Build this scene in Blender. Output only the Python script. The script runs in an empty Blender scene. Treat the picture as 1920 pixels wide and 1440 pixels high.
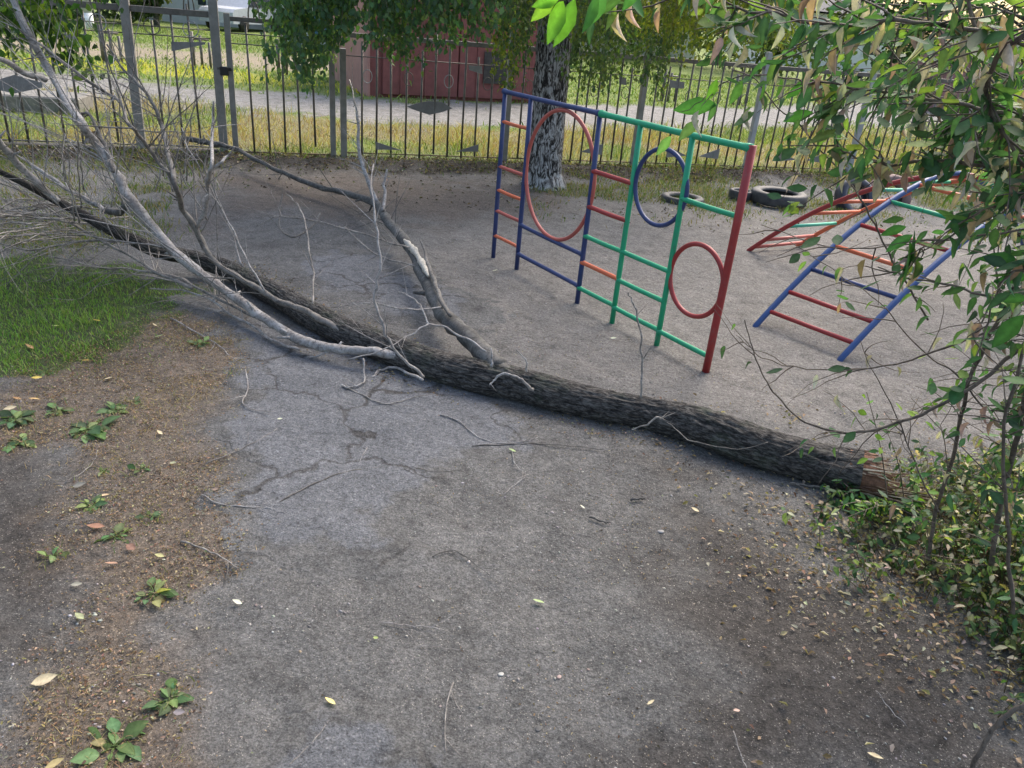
import bpy, math, random
import numpy as np
from mathutils import Vector, noise
R_ = math.radians
random.seed(7); rng = np.random.default_rng(7)
scene = bpy.context.scene
COL = scene.collection

# ------------------------------------------------------------------ camera, sky, sun, exposure
H = 1.7; F = 1440.0
TH, ROLL = R_(25.70), R_(5.177)
_c, _s = math.cos(ROLL), math.sin(ROLL)
FWD = np.array([0, math.cos(TH), -math.sin(TH)]); _r0 = np.array([1., 0, 0]); _u0 = np.array([0, math.sin(TH), math.cos(TH)])
CR = _c*_r0 + _s*_u0; CU = _c*_u0 - _s*_r0; CP = np.array([0, 0, H])
cam = bpy.data.cameras.new('camera'); camo = bpy.data.objects.new('camera', cam); COL.objects.link(camo)
from mathutils import Matrix
m = Matrix(((CR[0], CU[0], -FWD[0], 0), (CR[1], CU[1], -FWD[1], 0), (CR[2], CU[2], -FWD[2], H), (0, 0, 0, 1)))
camo.matrix_world = m
cam.sensor_width = 36; cam.lens = 36*F/1920; cam.clip_start = .05; cam.clip_end = 2000
scene.camera = camo
SUN_EL, SUN_AZ = R_(48), R_(28)     # azimuth from +Y (ahead) towards +X
w = bpy.data.worlds.new('World'); scene.world = w; w.use_nodes = True
nt = w.node_tree; bg = nt.nodes['Background']; sky = nt.nodes.new('ShaderNodeTexSky')
sky.sky_type = 'NISHITA'; sky.sun_disc = False; sky.sun_elevation = SUN_EL; sky.sun_rotation = SUN_AZ
sky.air_density = 1.2; sky.dust_density = 5.0; sky.ozone_density = 1.0
nt.links.new(sky.outputs[0], bg.inputs[0]); bg.inputs[1].default_value = 0.15
sl = bpy.data.lights.new('sun', 'SUN'); sl.energy = 1.0; sl.angle = R_(28); sl.color = (1, .94, .86)
so = bpy.data.objects.new('sun', sl); COL.objects.link(so)
sd = Vector((math.sin(SUN_AZ)*math.cos(SUN_EL), math.cos(SUN_AZ)*math.cos(SUN_EL), math.sin(SUN_EL)))
so.rotation_euler = sd.to_track_quat('Z', 'Y').to_euler(); so.location = (0, 0, 20)
scene.view_settings.view_transform = 'Standard'; scene.view_settings.look = 'None'
scene.view_settings.exposure = 1.2; scene.view_settings.gamma = 1
scene.cycles.max_bounces = 8; scene.cycles.transparent_max_bounces = 8

# ------------------------------------------------------------------ measuring helpers (photo pixel -> place in the world)
def ray(x, y):
    d = FWD*F + CR*(x-960) - CU*(y-720); return d/np.linalg.norm(d)
def at(x, y, z=0.0):
    d = ray(x, y); return CP + d*(z-H)/d[2]
def pd(x, y, Y):
    d = ray(x, y); return CP + d*(Y/d[1])
def proj(P):
    v = np.asarray(P, float) - CP; z = v@FWD; z = np.maximum(z, 1e-3)
    return 960+F*(v@CR)/z, 720-F*(v@CU)/z

# ------------------------------------------------------------------ mesh helpers
def tag(o, label=None, cat=None, group=None, kind=None):
    if label: o['label'] = label
    if cat: o['category'] = cat
    if group: o['group'] = group
    if kind: o['kind'] = kind
    return o
def empty(name, loc=(0, 0, 0), label=None, cat=None, group=None):
    o = bpy.data.objects.new(name, None); COL.objects.link(o); o.location = loc; o.empty_display_size = .1
    return tag(o, label, cat, group)
def link(name, me, mat, parent=None):
    o = bpy.data.objects.new(name, me); COL.objects.link(o)
    if mat: me.materials.append(mat)
    if parent:
        o.parent = parent; o.location = -Vector(parent.location)
    return o
def npmesh(name, V, Fc, mat, parent=None, smooth=False, tint=None, uv=None):
    """V (n,3); Fc list of arrays each (k, c) of face vertex ids"""
    me = bpy.data.meshes.new(name)
    V = np.asarray(V, np.float32)
    me.vertices.add(len(V)); me.vertices.foreach_set('co', V.ravel())
    if isinstance(Fc, np.ndarray): Fc = [Fc]
    Fc = [f for f in Fc if len(f)]
    loops = np.concatenate([f.ravel() for f in Fc]).astype(np.int32)
    tot = np.concatenate([np.full(len(f), f.shape[1], np.int32) for f in Fc])
    st = np.concatenate([[0], np.cumsum(tot)[:-1]]).astype(np.int32)
    me.loops.add(len(loops)); me.loops.foreach_set('vertex_index', loops)
    me.polygons.add(len(tot)); me.polygons.foreach_set('loop_start', st); me.polygons.foreach_set('loop_total', tot)
    if smooth: me.polygons.foreach_set('use_smooth', np.ones(len(tot), bool))
    if tint is not None:
        a = me.attributes.new('tint', 'FLOAT_COLOR', 'POINT')
        t = np.ones((len(V), 4), np.float32); t[:, :tint.shape[1]] = tint; a.data.foreach_set('color', t.ravel())
    if uv is not None:
        l = me.uv_layers.new(name='UVMap'); l.data.foreach_set('uv', uv[loops].astype(np.float32).ravel())
    me.update(calc_edges=True); me.validate()
    return link(name, me, mat, parent)

class MB:
    def __init__(s): s.v = []; s.f = []; s.t = []; s.col = (1, 1, 1)
    def add(s, vs, fs, col=None):
        b = len(s.v); s.v += [tuple(v) for v in vs]; s.f += [tuple(i+b for i in f) for f in fs]; s.t += [col or s.col]*len(vs)
    def box(s, c, size, ax=(1, 0, 0), bev=0.0):
        X = Vector(ax).normalized(); Z = Vector((0, 0, 1)); Y = Z.cross(X).normalized()
        if abs(X.z) > .9: X = Vector((0, 0, 1)); Y = Vector((0, 1, 0)); Z = X.cross(Y)
        c = Vector(c); a, b, d = size[0]/2, size[1]/2, size[2]/2
        if bev <= 0:
            vs = [c+X*(i*a)+Y*(j*b)+Z*(k*d) for i in (-1, 1) for j in (-1, 1) for k in (-1, 1)]
            s.add(vs, [(0, 1, 3, 2), (4, 6, 7, 5), (0, 4, 5, 1), (2, 3, 7, 6), (0, 2, 6, 4), (1, 5, 7, 3)])
        else:
            e = min(bev, a*.45, b*.45, d*.45); rings = []
            for kz, ins in ((-d, e), (-d+e, 0), (d-e, 0), (d, e)):
                aa, bb = a-ins, b-ins
                rings.append([c+X*x+Y*y+Z*kz for x, y in ((-aa+e, -bb), (aa-e, -bb), (aa, -bb+e), (aa, bb-e), (aa-e, bb), (-aa+e, bb), (-aa, bb-e), (-aa, -bb+e))])
            vs = [v for r in rings for v in r]; fs = []
            for r in range(3):
                for i in range(8): j = (i+1) % 8; fs.append((r*8+i, r*8+j, (r+1)*8+j, (r+1)*8+i))
            fs.append(tuple(range(7, -1, -1))); fs.append(tuple(24+i for i in range(8)))
            s.add(vs, fs)
    def tube(s, pts, rad, n=10, caps=True, closed=False, col=None, wob=0.0):
        P = [Vector(p) for p in pts]; m = len(P)
        if not hasattr(rad, '__len__'): rad = [rad]*m
        N = None; vs = []
        for i in range(m):
            if closed: t = P[(i+1) % m]-P[i-1]
            else: t = P[min(i+1, m-1)]-P[max(i-1, 0)]
            if t.length < 1e-9: t = Vector((0, 0, 1))
            t.normalize()
            if N is None: N = (Vector((0, 0, 1)) if abs(t.z) < .9 else Vector((1, 0, 0)))
            N = (N-t*N.dot(t)).normalized(); B = t.cross(N)
            for k in range(n):
                a = 2*math.pi*k/n
                r = rad[i]*(1+(random.uniform(-wob, wob) if wob else 0))
                vs.append(P[i]+(N*math.cos(a)+B*math.sin(a))*r)
        fs = []
        for i in range(m if closed else m-1):
            j = (i+1) % m
            for k in range(n): l = (k+1) % n; fs.append((i*n+k, i*n+l, j*n+l, j*n+k))
        if caps and not closed: fs.append(tuple(range(n-1, -1, -1))); fs.append(tuple((m-1)*n+k for k in range(n)))
        s.add(vs, fs, col)
    def build(s, name, mat, parent=None, smooth=True, tint=False):
        me = bpy.data.meshes.new(name); me.from_pydata(s.v, [], s.f)
        if smooth: me.polygons.foreach_set('use_smooth', [True]*len(me.polygons))
        if tint:
            a = me.attributes.new('tint', 'FLOAT_COLOR', 'POINT')
            a.data.foreach_set('color', np.c_[np.array(s.t, np.float32), np.ones(len(s.t), np.float32)].ravel())
        me.update()
        return link(name, me, mat, parent)
def smooth_path(pts, n=8):
    """Catmull-Rom through rows (any width)"""
    P = np.array(pts, float)
    if len(P) < 3:
        return np.array([P[0]+(P[-1]-P[0])*k/n for k in range(n+1)])
    Q = np.vstack([2*P[0]-P[1], P, 2*P[-1]-P[-2]]); out = []
    for i in range(1, len(Q)-2):
        for k in range(n):
            t = k/n
            out.append(.5*((2*Q[i])+(-Q[i-1]+Q[i+1])*t+(2*Q[i-1]-5*Q[i]+4*Q[i+1]-Q[i+2])*t*t+(-Q[i-1]+3*Q[i]-3*Q[i+1]+Q[i+2])*t**3))
    out.append(P[-1]); return np.array(out)

# ------------------------------------------------------------------ materials
def mat(name):
    mt = bpy.data.materials.new(name); mt.use_nodes = True
    return mt, mt.node_tree.nodes, mt.node_tree.links, mt.node_tree.nodes['Principled BSDF']
def N(nodes, typ, **kw):
    n = nodes.new(typ)
    for k, v in kw.items():
        if k.startswith('i_'): n.inputs[k[2:].replace('_', ' ')].default_value = v
        else: setattr(n, k, v)
    return n
def ramp(nodes, links, src, stops, interp='LINEAR'):
    r = nodes.new('ShaderNodeValToRGB'); r.color_ramp.interpolation = interp
    el = r.color_ramp.elements
    while len(el) < len(stops): el.new(.5)
    for e, (p, c) in zip(el, stops): e.position = p; e.color = (*c, 1) if len(c) == 3 else c
    links.new(src, r.inputs[0]); return r.outputs[0]
def g(v): return (v, v, v)
def mixc(nodes, links, fac, a, b, bt='MIX'):
    n = nodes.new('ShaderNodeMix'); n.data_type = 'RGBA'; n.blend_type = bt
    for idx, s in ((0, fac), (6, a), (7, b)):
        if isinstance(s, (int, float)): n.inputs[idx].default_value = s
        elif isinstance(s, tuple): n.inputs[idx].default_value = (*s, 1)
        else: links.new(s, n.inputs[idx])
    return n.outputs[2]
def math_(nodes, links, op, a, b=None, c=None, clamp=False):
    n = nodes.new('ShaderNodeMath'); n.operation = op; n.use_clamp = clamp
    for i, s in enumerate((a, b, c)):
        if s is None: continue
        if isinstance(s, (int, float)): n.inputs[i].default_value = s
        else: links.new(s, n.inputs[i])
    return n.outputs[0]
def noise_(nodes, links, vec, scale, detail=6, rough=.6, dist=0):
    n = nodes.new('ShaderNodeTexNoise'); n.inputs['Scale'].default_value = scale; n.inputs['Detail'].default_value = detail
    n.inputs['Roughness'].default_value = rough; n.inputs['Distortion'].default_value = dist
    if vec is not None: links.new(vec, n.inputs['Vector'])
    return n.outputs['Fac']
def bump(nodes, links, p, h, strength, dist, prev=None):
    b = nodes.new('ShaderNodeBump'); b.inputs['Strength'].default_value = strength; b.inputs['Distance'].default_value = dist
    links.new(h, b.inputs['Height'])
    if prev: links.new(prev, b.inputs['Normal'])
    if p is not None: links.new(b.outputs[0], p.inputs['Normal'])
    return b.outputs[0]
def paint(name, col, rough=.35, chip=True):
    mt, n, l, p = mat(name)
    tc = n.new('ShaderNodeTexCoord').outputs['Object']
    f1 = noise_(n, l, tc, 9, 5); f2 = noise_(n, l, tc, 70, 4, .7); f3 = noise_(n, l, tc, 28, 8, .75)
    c = mixc(n, l, f1, tuple(x*.78 for x in col), tuple(min(1, x*1.15+.01) for x in col))
    dirt = ramp(n, l, f3, [(.52, g(0)), (.72, g(1))])
    c = mixc(n, l, math_(n, l, 'MULTIPLY', dirt, .35), c, (.16, .13, .11))
    if chip:
        ch = ramp(n, l, noise_(n, l, tc, 45, 8, .8), [(.61, g(0)), (.64, g(1))])
        c = mixc(n, l, ch, c, (.10, .055, .035))
    l.new(c, p.inputs['Base Color'])
    l.new(ramp(n, l, f3, [(.3, g(rough)), (.75, g(rough+.3))]), p.inputs['Roughness'])
    bump(n, l, p, f2, .25, .002)
    return mt
def simple(name, col, rough=.7, sc=12, var=.35, metal=0, bs=.3):
    mt, n, l, p = mat(name)
    tc = n.new('ShaderNodeTexCoord').outputs['Object']
    f = noise_(n, l, tc, sc, 8, .65)
    c = mixc(n, l, ramp(n, l, f, [(.3, g(0)), (.7, g(1))]), tuple(x*(1-var) for x in col), tuple(min(1, x*(1+var)) for x in col))
    l.new(c, p.inputs['Base Color']); p.inputs['Roughness'].default_value = rough; p.inputs['Metallic'].default_value = metal
    bump(n, l, p, noise_(n, l, tc, sc*6, 6, .7), bs, .004)
    return mt
def leafmat(name, rough=.45, trans=.4, spec=.35):
    mt, n, l, p = mat(name)
    a = n.new('ShaderNodeAttribute'); a.attribute_name = 'tint'
    tc = n.new('ShaderNodeTexCoord').outputs['Object']
    v = noise_(n, l, tc, 90, 3)
    c = mixc(n, l, .45, a.outputs['Color'], mixc(n, l, 1.0, a.outputs['Color'], ramp(n, l, v, [(.3, g(.55)), (.7, g(1.35))]), 'MULTIPLY'))
    l.new(c, p.inputs['Base Color']); p.inputs['Roughness'].default_value = rough
    p.inputs['Specular IOR Level'].default_value = spec
    tr = n.new('ShaderNodeBsdfTranslucent')
    tcx = mixc(n, l, 1.0, c, (1.25, 1.35, .55), 'MULTIPLY'); l.new(tcx, tr.inputs[0])
    ms = n.new('ShaderNodeMixShader'); ms.inputs[0].default_value = trans
    l.new(p.outputs[0], ms.inputs[1]); l.new(tr.outputs[0], ms.inputs[2])
    l.new(ms.outputs[0], n['Material Output'].inputs[0])
    return mt
M_leaf = leafmat('leaf', .55, .42, .22); M_dry = leafmat('dry_leaf', .85, .25, .1); M_grass = leafmat('grass_blade', .6, .35, .2)
def barkmat(name, dark, light, vs=1.0, moss=0.0, rough=.9):
    """furrowed bark, UV: u around (0..1), v along in metres"""
    mt, n, l, p = mat(name)
    uv = n.new('ShaderNodeTexCoord').outputs['UV']
    mp = N(n, 'ShaderNodeMapping'); mp.inputs['Scale'].default_value = (14, 7*vs, 1); l.new(uv, mp.inputs[0])
    f = noise_(n, l, mp.outputs[0], 2.2, 9, .68, 1.2)
    mp2 = N(n, 'ShaderNodeMapping'); mp2.inputs['Scale'].default_value = (34, 19*vs, 1); l.new(uv, mp2.inputs[0])
    f2 = noise_(n, l, mp2.outputs[0], 2.0, 8, .7, .6)
    mx = math_(n, l, 'ADD', math_(n, l, 'MULTIPLY', f, .5), math_(n, l, 'MULTIPLY', f2, .5))
    c = ramp(n, l, mx, [(.42, tuple(x*.3 for x in dark)), (.48, dark), (.57, light)])
    if moss:
        tc = n.new('ShaderNodeTexCoord').outputs['Object']
        c = mixc(n, l, ramp(n, l, noise_(n, l, tc, 5, 6, .7), [(.55, g(0)), (.68, g(moss))]), c, (.07, .10, .055))
    tc = n.new('ShaderNodeTexCoord').outputs['Object']
    c = mixc(n, l, ramp(n, l, noise_(n, l, tc, 14, 6, .8), [(.66, g(0)), (.74, g(.5))]), c, (.27, .28, .26))
    l.new(c, p.inputs['Base Color']); p.inputs['Roughness'].default_value = rough
    bump(n, l, p, mx, 1.0, .03)
    return mt
M_bark = barkmat('fallen_bark', (.040, .036, .033), (.145, .135, .122), 1.0, .35)
def twigmat(name, a, b):
    mt, n, l, p = mat(name)
    tc = n.new('ShaderNodeTexCoord').outputs['Object']
    f = noise_(n, l, tc, 9, 9, .78, .5); f2 = noise_(n, l, tc, 48, 8, .75)
    c = mixc(n, l, ramp(n, l, f, [(.40, g(0)), (.60, g(1))]), a, b)
    c = mixc(n, l, ramp(n, l, f2, [(.50, g(0)), (.62, g(.8))]), c, tuple(x*.4 for x in a))
    l.new(c, p.inputs['Base Color']); p.inputs['Roughness'].default_value = .8
    bump(n, l, p, f2, .5, .003); return mt
M_pale = twigmat('bare_grey_wood', (.20, .18, .165), (.40, .385, .37))
M_twig = twigmat('dead_twig', (.15, .135, .12), (.36, .33, .295))
M_dark = twigmat('dark_branch_bark', (.055, .052, .048), (.15, .145, .135))
M_mid = twigmat('weathered_branch_bark', (.10, .09, .08), (.22, .205, .185))

# ================================================================== GROUND
def sstep(e0, e1, x):
    t = np.clip((x-e0)/(e1-e0), 0, 1); return t*t*(3-2*t)
def vnoise(x, y, sc, seed=0, octv=3):
    """cheap value noise, 0..1"""
    out = np.zeros(np.shape(x)); amp = 1; tot = 0
    for o in range(octv):
        X = np.asarray(x)*sc+seed*17.3+o*5.1; Y = np.asarray(y)*sc+seed*9.7+o*3.3
        xi = np.floor(X); yi = np.floor(Y); fx = X-xi; fy = Y-yi; fx = fx*fx*(3-2*fx); fy = fy*fy*(3-2*fy)
        def h(a, b): 
            v = np.sin(a*127.1+b*311.7+seed*74.7)*43758.5453; return v-np.floor(v)
        v = (h(xi, yi)*(1-fx)+h(xi+1, yi)*fx)*(1-fy)+(h(xi, yi+1)*(1-fx)+h(xi+1, yi+1)*fx)*fy
        out += v*amp; tot += amp; amp *= .5; sc = sc*2.03
    return out/tot
def poly_sd(px, py, poly):
    """signed distance, positive inside; poly in world xy"""
    px = np.asarray(px); py = np.asarray(py); d = np.full(px.shape, 1e9); ins = np.zeros(px.shape, bool)
    n = len(poly)
    for i in range(n):
        x0, y0 = poly[i]; x1, y1 = poly[(i+1) % n]
        ex, ey = x1-x0, y1-y0; L = ex*ex+ey*ey
        t = np.clip(((px-x0)*ex+(py-y0)*ey)/L, 0, 1)
        d = np.minimum(d, np.hypot(px-x0-t*ex, py-y0-t*ey))
        c = ((y0 > py) != (y1 > py)) & (px < (x1-x0)*(py-y0)/(y1-y0+1e-12)+x0); ins ^= c
    return np.where(ins, d, -d)
def W(pts): return [tuple(at(x, y)[:2]) for x, y in pts]
LAWN = W([(-500, 470), (0, 480), (150, 490), (300, 520), (335, 545), (290, 590), (210, 625), (170, 665), (60, 690), (-100, 720), (-600, 760)])
LIT = W([(-60, 740), (60, 690), (250, 600), (400, 590), (470, 640), (440, 720), (400, 800), (430, 880), (400, 960), (440, 1040), (330, 1100), (300, 1170), (380, 1290), (400, 1440), (430, 1600), (60, 1600), (40, 1440), (110, 1290), (160, 1150), (130, 1000), (110, 850), (-40, 820)])
ASPH = W([(335, 560), (460, 590), (600, 610), (760, 690), (905, 740), (985, 790), (960, 860), (850, 880), (790, 930), (770, 990), (795, 1045), (700, 1060), (560, 1045), (430, 1060), (395, 1000), (390, 930), (450, 890), (400, 850), (395, 790), (450, 740), (400, 680), (440, 640), (370, 600)])
ASPH2 = W([(500, 1355), (600, 1320), (700, 1350), (760, 1420), (820, 1440), (830, 1600), (380, 1600), (430, 1440)])
ASPH3 = W([(560, 470), (640, 455), (790, 510), (930, 560), (900, 620), (760, 600), (640, 560), (520, 540)])
DUST = W([(880, 640), (760, 540), (700, 470), (850, 400), (1100, 370), (1400, 400), (1700, 420), (2100, 480), (2100, 900), (1600, 830), (1250, 770), (1000, 700)])
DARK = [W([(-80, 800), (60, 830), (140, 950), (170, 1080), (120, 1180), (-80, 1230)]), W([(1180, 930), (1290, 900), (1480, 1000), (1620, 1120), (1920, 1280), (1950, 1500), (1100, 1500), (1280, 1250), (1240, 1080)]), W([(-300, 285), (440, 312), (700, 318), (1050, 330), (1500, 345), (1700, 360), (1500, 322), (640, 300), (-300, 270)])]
RBROWN = W([(400, 330), (560, 320), (760, 335), (900, 345), (1100, 350), (1000, 400), (800, 420), (560, 400), (400, 420)])
road_n = np.array([(-60, 14), (-12, 12.9), (-6, 12.6), (-2.4, 12.2), (0, 13.2), (4.4, 16.4), (12, 23), (60, 60)])
road_f = np.array([(-60, 16.5), (-12, 15), (-6, 15.1), (-3, 15.2), (0, 17.2), (4.9, 20.5), (12, 28), (60, 68)])
def fence_y(x): return 9.83+.333*x
def zones(X, Y):
    nz = vnoise(X, Y, 3.2, 1, 4)-.5; nf = vnoise(X, Y, 14, 2, 3)-.5; nl = vnoise(X, Y, .9, 3, 3)-.5
    def soft(poly, w=.18, k=.5): return sstep(-w, w, poly_sd(X, Y, poly)+nz*k+nf*k*.4)
    z = {}
    z['lawn'] = soft(LAWN, .36, .8)
    z['lit'] = soft(LIT, .12, .35)
    z['dust'] = soft(DUST, .5, .9)
    df = fence_y(X)-Y
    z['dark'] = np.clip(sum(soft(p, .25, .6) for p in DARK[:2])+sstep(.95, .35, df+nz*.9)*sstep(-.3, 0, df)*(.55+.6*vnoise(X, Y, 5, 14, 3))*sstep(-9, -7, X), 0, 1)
    z['rb'] = soft(RBROWN, .5, 1.0)
    out = sstep(.05, .8, Y-fence_y(X)+nz*.4)           # beyond the fence
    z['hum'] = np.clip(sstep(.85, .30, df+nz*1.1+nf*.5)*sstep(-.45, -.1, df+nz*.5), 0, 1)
    patch = sstep(.10, .35, vnoise(X, Y, 1.6, 9, 3)-.30) * sstep(2.2, .6, np.abs(Y-fence_y(X)+1.1)) # grass inside by the fence
    patch = patch*np.clip(sstep(0, 1.2, np.where(X > 0, X+.6, -X-2.6))+.35*sstep(.9, .2, fence_y(X)-Y), 0, 1)
    lw2 = soft(W([(-300, 350), (120, 360), (320, 330), (300, 400), (200, 470), (-300, 470)]), .3, .9)*sstep(.35, .6, vnoise(X, Y, 2.5, 12, 3))
    z['thin'] = np.clip(patch+lw2, 0, 1)
    rn = np.interp(X, road_n[:, 0], road_n[:, 1]); rf = np.interp(X, road_f[:, 0], road_f[:, 1])
    road = sstep(-.4, .4, np.minimum(Y-rn, rf-Y)+nz*2.2+nl*1.6)
    z['road'] = road*out
    z['field'] = out*(1-road)
    z['stripe'] = sstep(-1, 1, 2.3-np.abs(Y-(22.6+.1*X))+nl*3)*sstep(1, -4, X)*out
    yf = sstep(-.5, .5, 1.1-np.abs(Y-(17.6+.05*X))+nl*2)*sstep(-2.6, -3.6, X)
    z['yel'] = yf*out
    z['dry'] = out*sstep(.2, -.2, Y-rn)*sstep(.35, .6, vnoise(X, Y, .7, 21, 3)+.12*sstep(-6, -4.2, X)*sstep(-2.6, -3.6, X)+.1*sstep(-3, -2, X)*sstep(3, 1, X))
    return z
def gheight(X, Y):
    h = (vnoise(X, Y, 1.3, 5, 3)-.5)*.03+(vnoise(X, Y, 7, 6, 3)-.5)*.022+(vnoise(X, Y, 30, 7, 2)-.5)*.006
    fade = sstep(30, 12, np.hypot(X, Y))
    berm = .07*np.exp(-((Y-fence_y(X)+.25)/.28)**2)*(.6+.8*vnoise(X, Y, 4, 8, 3))*sstep(-14, -8, X)*sstep(12, 8, X)
    return h*fade+berm-.004
def axis(a, b, fine, far, gstep=1.12):
    v = list(np.arange(a, b, fine)); s = fine; x = b
    while x < far[1]: v.append(x); s *= gstep; x += s
    v.append(far[1]); s = fine; x = a-fine; lo = []
    while x > far[0]: lo.append(x); s *= gstep; x -= s
    lo.append(far[0]); return np.array(lo[::-1]+v)
gx = axis(-4.2, 4.6, .03, (-400, 400)); gy = axis(.6, 10.5, .034, (-60, 700), 1.07)
GX, GY = np.meshgrid(gx, gy); GZ = gheight(GX, GY)
zn = zones(GX, GY)
def gridfaces(nx, ny):
    i = np.arange((ny-1)*(nx-1)); r = i//(nx-1); c = i % (nx-1); a = r*nx+c
    return np.stack([a, a+1, a+nx+1, a+nx], 1)
def attr(me, name, arrs):
    a = me.attributes.new(name, 'FLOAT_COLOR', 'POINT')
    k = [x.ravel() for x in arrs]
    while len(k) < 4: k.append(np.ones_like(k[0]))
    a.data.foreach_set('color', np.stack(k, 1).astype(np.float32).ravel())
# --- ground material
def soil_detail(n, l, tc, c, p, extra=None):
    n2 = noise_(n, l, tc, 22, 8, .7); n3 = noise_(n, l, tc, 160, 5, .7); n5 = noise_(n, l, tc, 62, 6, .75); n6 = noise_(n, l, tc, 11, 9, .8, .4)
    c = mixc(n, l, .75, c, mixc(n, l, 1.0, c, ramp(n, l, n5, [(.34, g(.52)), (.5, g(1.0)), (.66, g(1.5))]), 'MULTIPLY'))
    c = mixc(n, l, .6, c, mixc(n, l, 1.0, c, ramp(n, l, n6, [(.36, g(.45)), (.46, g(1.0)), (.7, g(1.3))]), 'MULTIPLY'))
    c = mixc(n, l, .75, c, mixc(n, l, 1.0, c, ramp(n, l, n3, [(.34, g(.4)), (.66, g(1.6))]), 'MULTIPLY'))
    l.new(c, p.inputs['Base Color']); p.inputs['Roughness'].default_value = .92; p.inputs['Specular IOR Level'].default_value = .25
    b1 = bump(n, l, None, n2, .9, .03); b2 = bump(n, l, None, n5, .8, .012, b1); b3 = bump(n, l, None, n3, .4, .004, b2)
    if extra is not None: bump(n, l, p, extra, .6, .006, b3)
    else: l.new(b3, p.inputs['Normal'])
def soil_base(n, l, tc):
    n1 = noise_(n, l, tc, 1.7, 8, .62); n4 = noise_(n, l, tc, 6, 8, .68, .6)
    return n4, ramp(n, l, math_(n, l, 'ADD', math_(n, l, 'MULTIPLY', n1, .45), math_(n, l, 'MULTIPLY', n4, .55)), [(.36, (.098, .096, .093)), (.50, (.146, .144, .139)), (.64, (.190, .187, .181))])
mt, n, l, p = mat('ground'); M_ground = mt
tc = n.new('ShaderNodeTexCoord').outputs['Object']
za = N(n, 'ShaderNodeAttribute', attribute_name='za'); zb = N(n, 'ShaderNodeAttribute', attribute_name='zb'); zc = N(n, 'ShaderNodeAttribute', attribute_name='zc')
def sep(a):
    s = n.new('ShaderNodeSeparateColor'); l.new(a.outputs['Color'], s.inputs[0]); return s.outputs[0], s.outputs[1], s.outputs[2], a.outputs['Alpha']
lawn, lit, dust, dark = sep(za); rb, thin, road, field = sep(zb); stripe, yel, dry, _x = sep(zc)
n2 = noise_(n, l, tc, 22, 8, .7); n3 = noise_(n, l, tc, 160, 5, .7)
n4, soil = soil_base(n, l, tc)
soil = mixc(n, l, dust, soil, ramp(n, l, n4, [(.3, (.155, .146, .135)), (.7, (.235, .222, .206))]))
soil = mixc(n, l, math_(n, l, 'MULTIPLY', rb, .7), soil, (.115, .088, .070))
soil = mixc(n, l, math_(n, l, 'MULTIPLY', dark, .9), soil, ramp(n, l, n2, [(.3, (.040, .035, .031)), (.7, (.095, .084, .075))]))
soil = mixc(n, l, math_(n, l, 'MULTIPLY', lit, .75), soil, ramp(n, l, n2, [(.3, (.085, .067, .054)), (.55, (.18, .138, .100)), (.75, (.28, .215, .15))]))
grs = ramp(n, l, n2, [(.3, (.028, .045, .014)), (.7, (.07, .10, .03))])
soil = mixc(n, l, ramp(n, l, math_(n, l, 'ADD', lawn, math_(n, l, 'MULTIPLY', math_(n, l, 'SUBTRACT', n2, .5), .8)), [(.35, g(0)), (.65, g(.9))]), soil, grs)
soil = mixc(n, l, ramp(n, l, math_(n, l, 'MULTIPLY', thin, n2), [(.3, g(0)), (.5, g(.6))]), soil, (.085, .095, .04))
fld = ramp(n, l, noise_(n, l, tc, 1.1, 9, .7), [(.3, (.09, .14, .03)), (.55, (.17, .22, .055)), (.75, (.25, .27, .09))])
fld = mixc(n, l, math_(n, l, 'MULTIPLY', dry, .8), fld, ramp(n, l, n2, [(.3, (.16, .125, .07)), (.7, (.31, .26, .15))]))
fld = mixc(n, l, math_(n, l, 'MULTIPLY', stripe, .85), fld, (.30, .24, .185))
fld = mixc(n, l, ramp(n, l, math_(n, l, 'MULTIPLY', yel, noise_(n, l, tc, 5, 6, .7)), [(.35, g(0)), (.55, g(.6))]), fld, (.48, .44, .06))
soil = mixc(n, l, field, soil, fld)
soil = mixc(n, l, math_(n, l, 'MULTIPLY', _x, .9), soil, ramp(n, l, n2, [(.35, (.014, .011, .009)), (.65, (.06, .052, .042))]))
soil = mixc(n, l, math_(n, l, 'MULTIPLY', road, .95), soil, ramp(n, l, n4, [(.3, (.15, .142, .128)), (.5, (.25, .24, .222)), (.7, (.34, .328, .31))]))
# grains
vo = N(n, 'ShaderNodeTexVoronoi'); vo.inputs['Scale'].default_value = 210; l.new(tc, vo.inputs['Vector'])
sp = n.new('ShaderNodeSeparateColor'); l.new(vo.outputs['Color'], sp.inputs[0])
gm = math_(n, l, 'MULTIPLY', ramp(n, l, sp.outputs[0], [(.80, g(0)), (.84, g(1))]), ramp(n, l, vo.outputs['Distance'], [(.25, g(1)), (.45, g(0))]))
gc = ramp(n, l, sp.outputs[1], [(0, (.10, .09, .08)), (.45, (.34, .32, .29)), (1, (.55, .50, .42))])
nearsoil = math_(n, l, 'MULTIPLY', math_(n, l, 'SUBTRACT', 1.0, math_(n, l, 'ADD', field, math_(n, l, 'ADD', lawn, math_(n, l, 'MULTIPLY', dust, .6), clamp=True), clamp=True)), .8, clamp=True)
soil = mixc(n, l, math_(n, l, 'MULTIPLY', gm, nearsoil), soil, gc)
soil_detail(n, l, tc, soil, p, gm)
ground = npmesh('ground', np.stack([GX.ravel(), GY.ravel(), GZ.ravel()], 1), gridfaces(len(gx), len(gy)), M_ground, smooth=True)
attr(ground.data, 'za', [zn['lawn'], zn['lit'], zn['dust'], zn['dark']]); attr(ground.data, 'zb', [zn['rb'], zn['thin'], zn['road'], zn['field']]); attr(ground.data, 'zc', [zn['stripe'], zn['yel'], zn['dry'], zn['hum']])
tag(ground, kind='structure')

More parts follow.
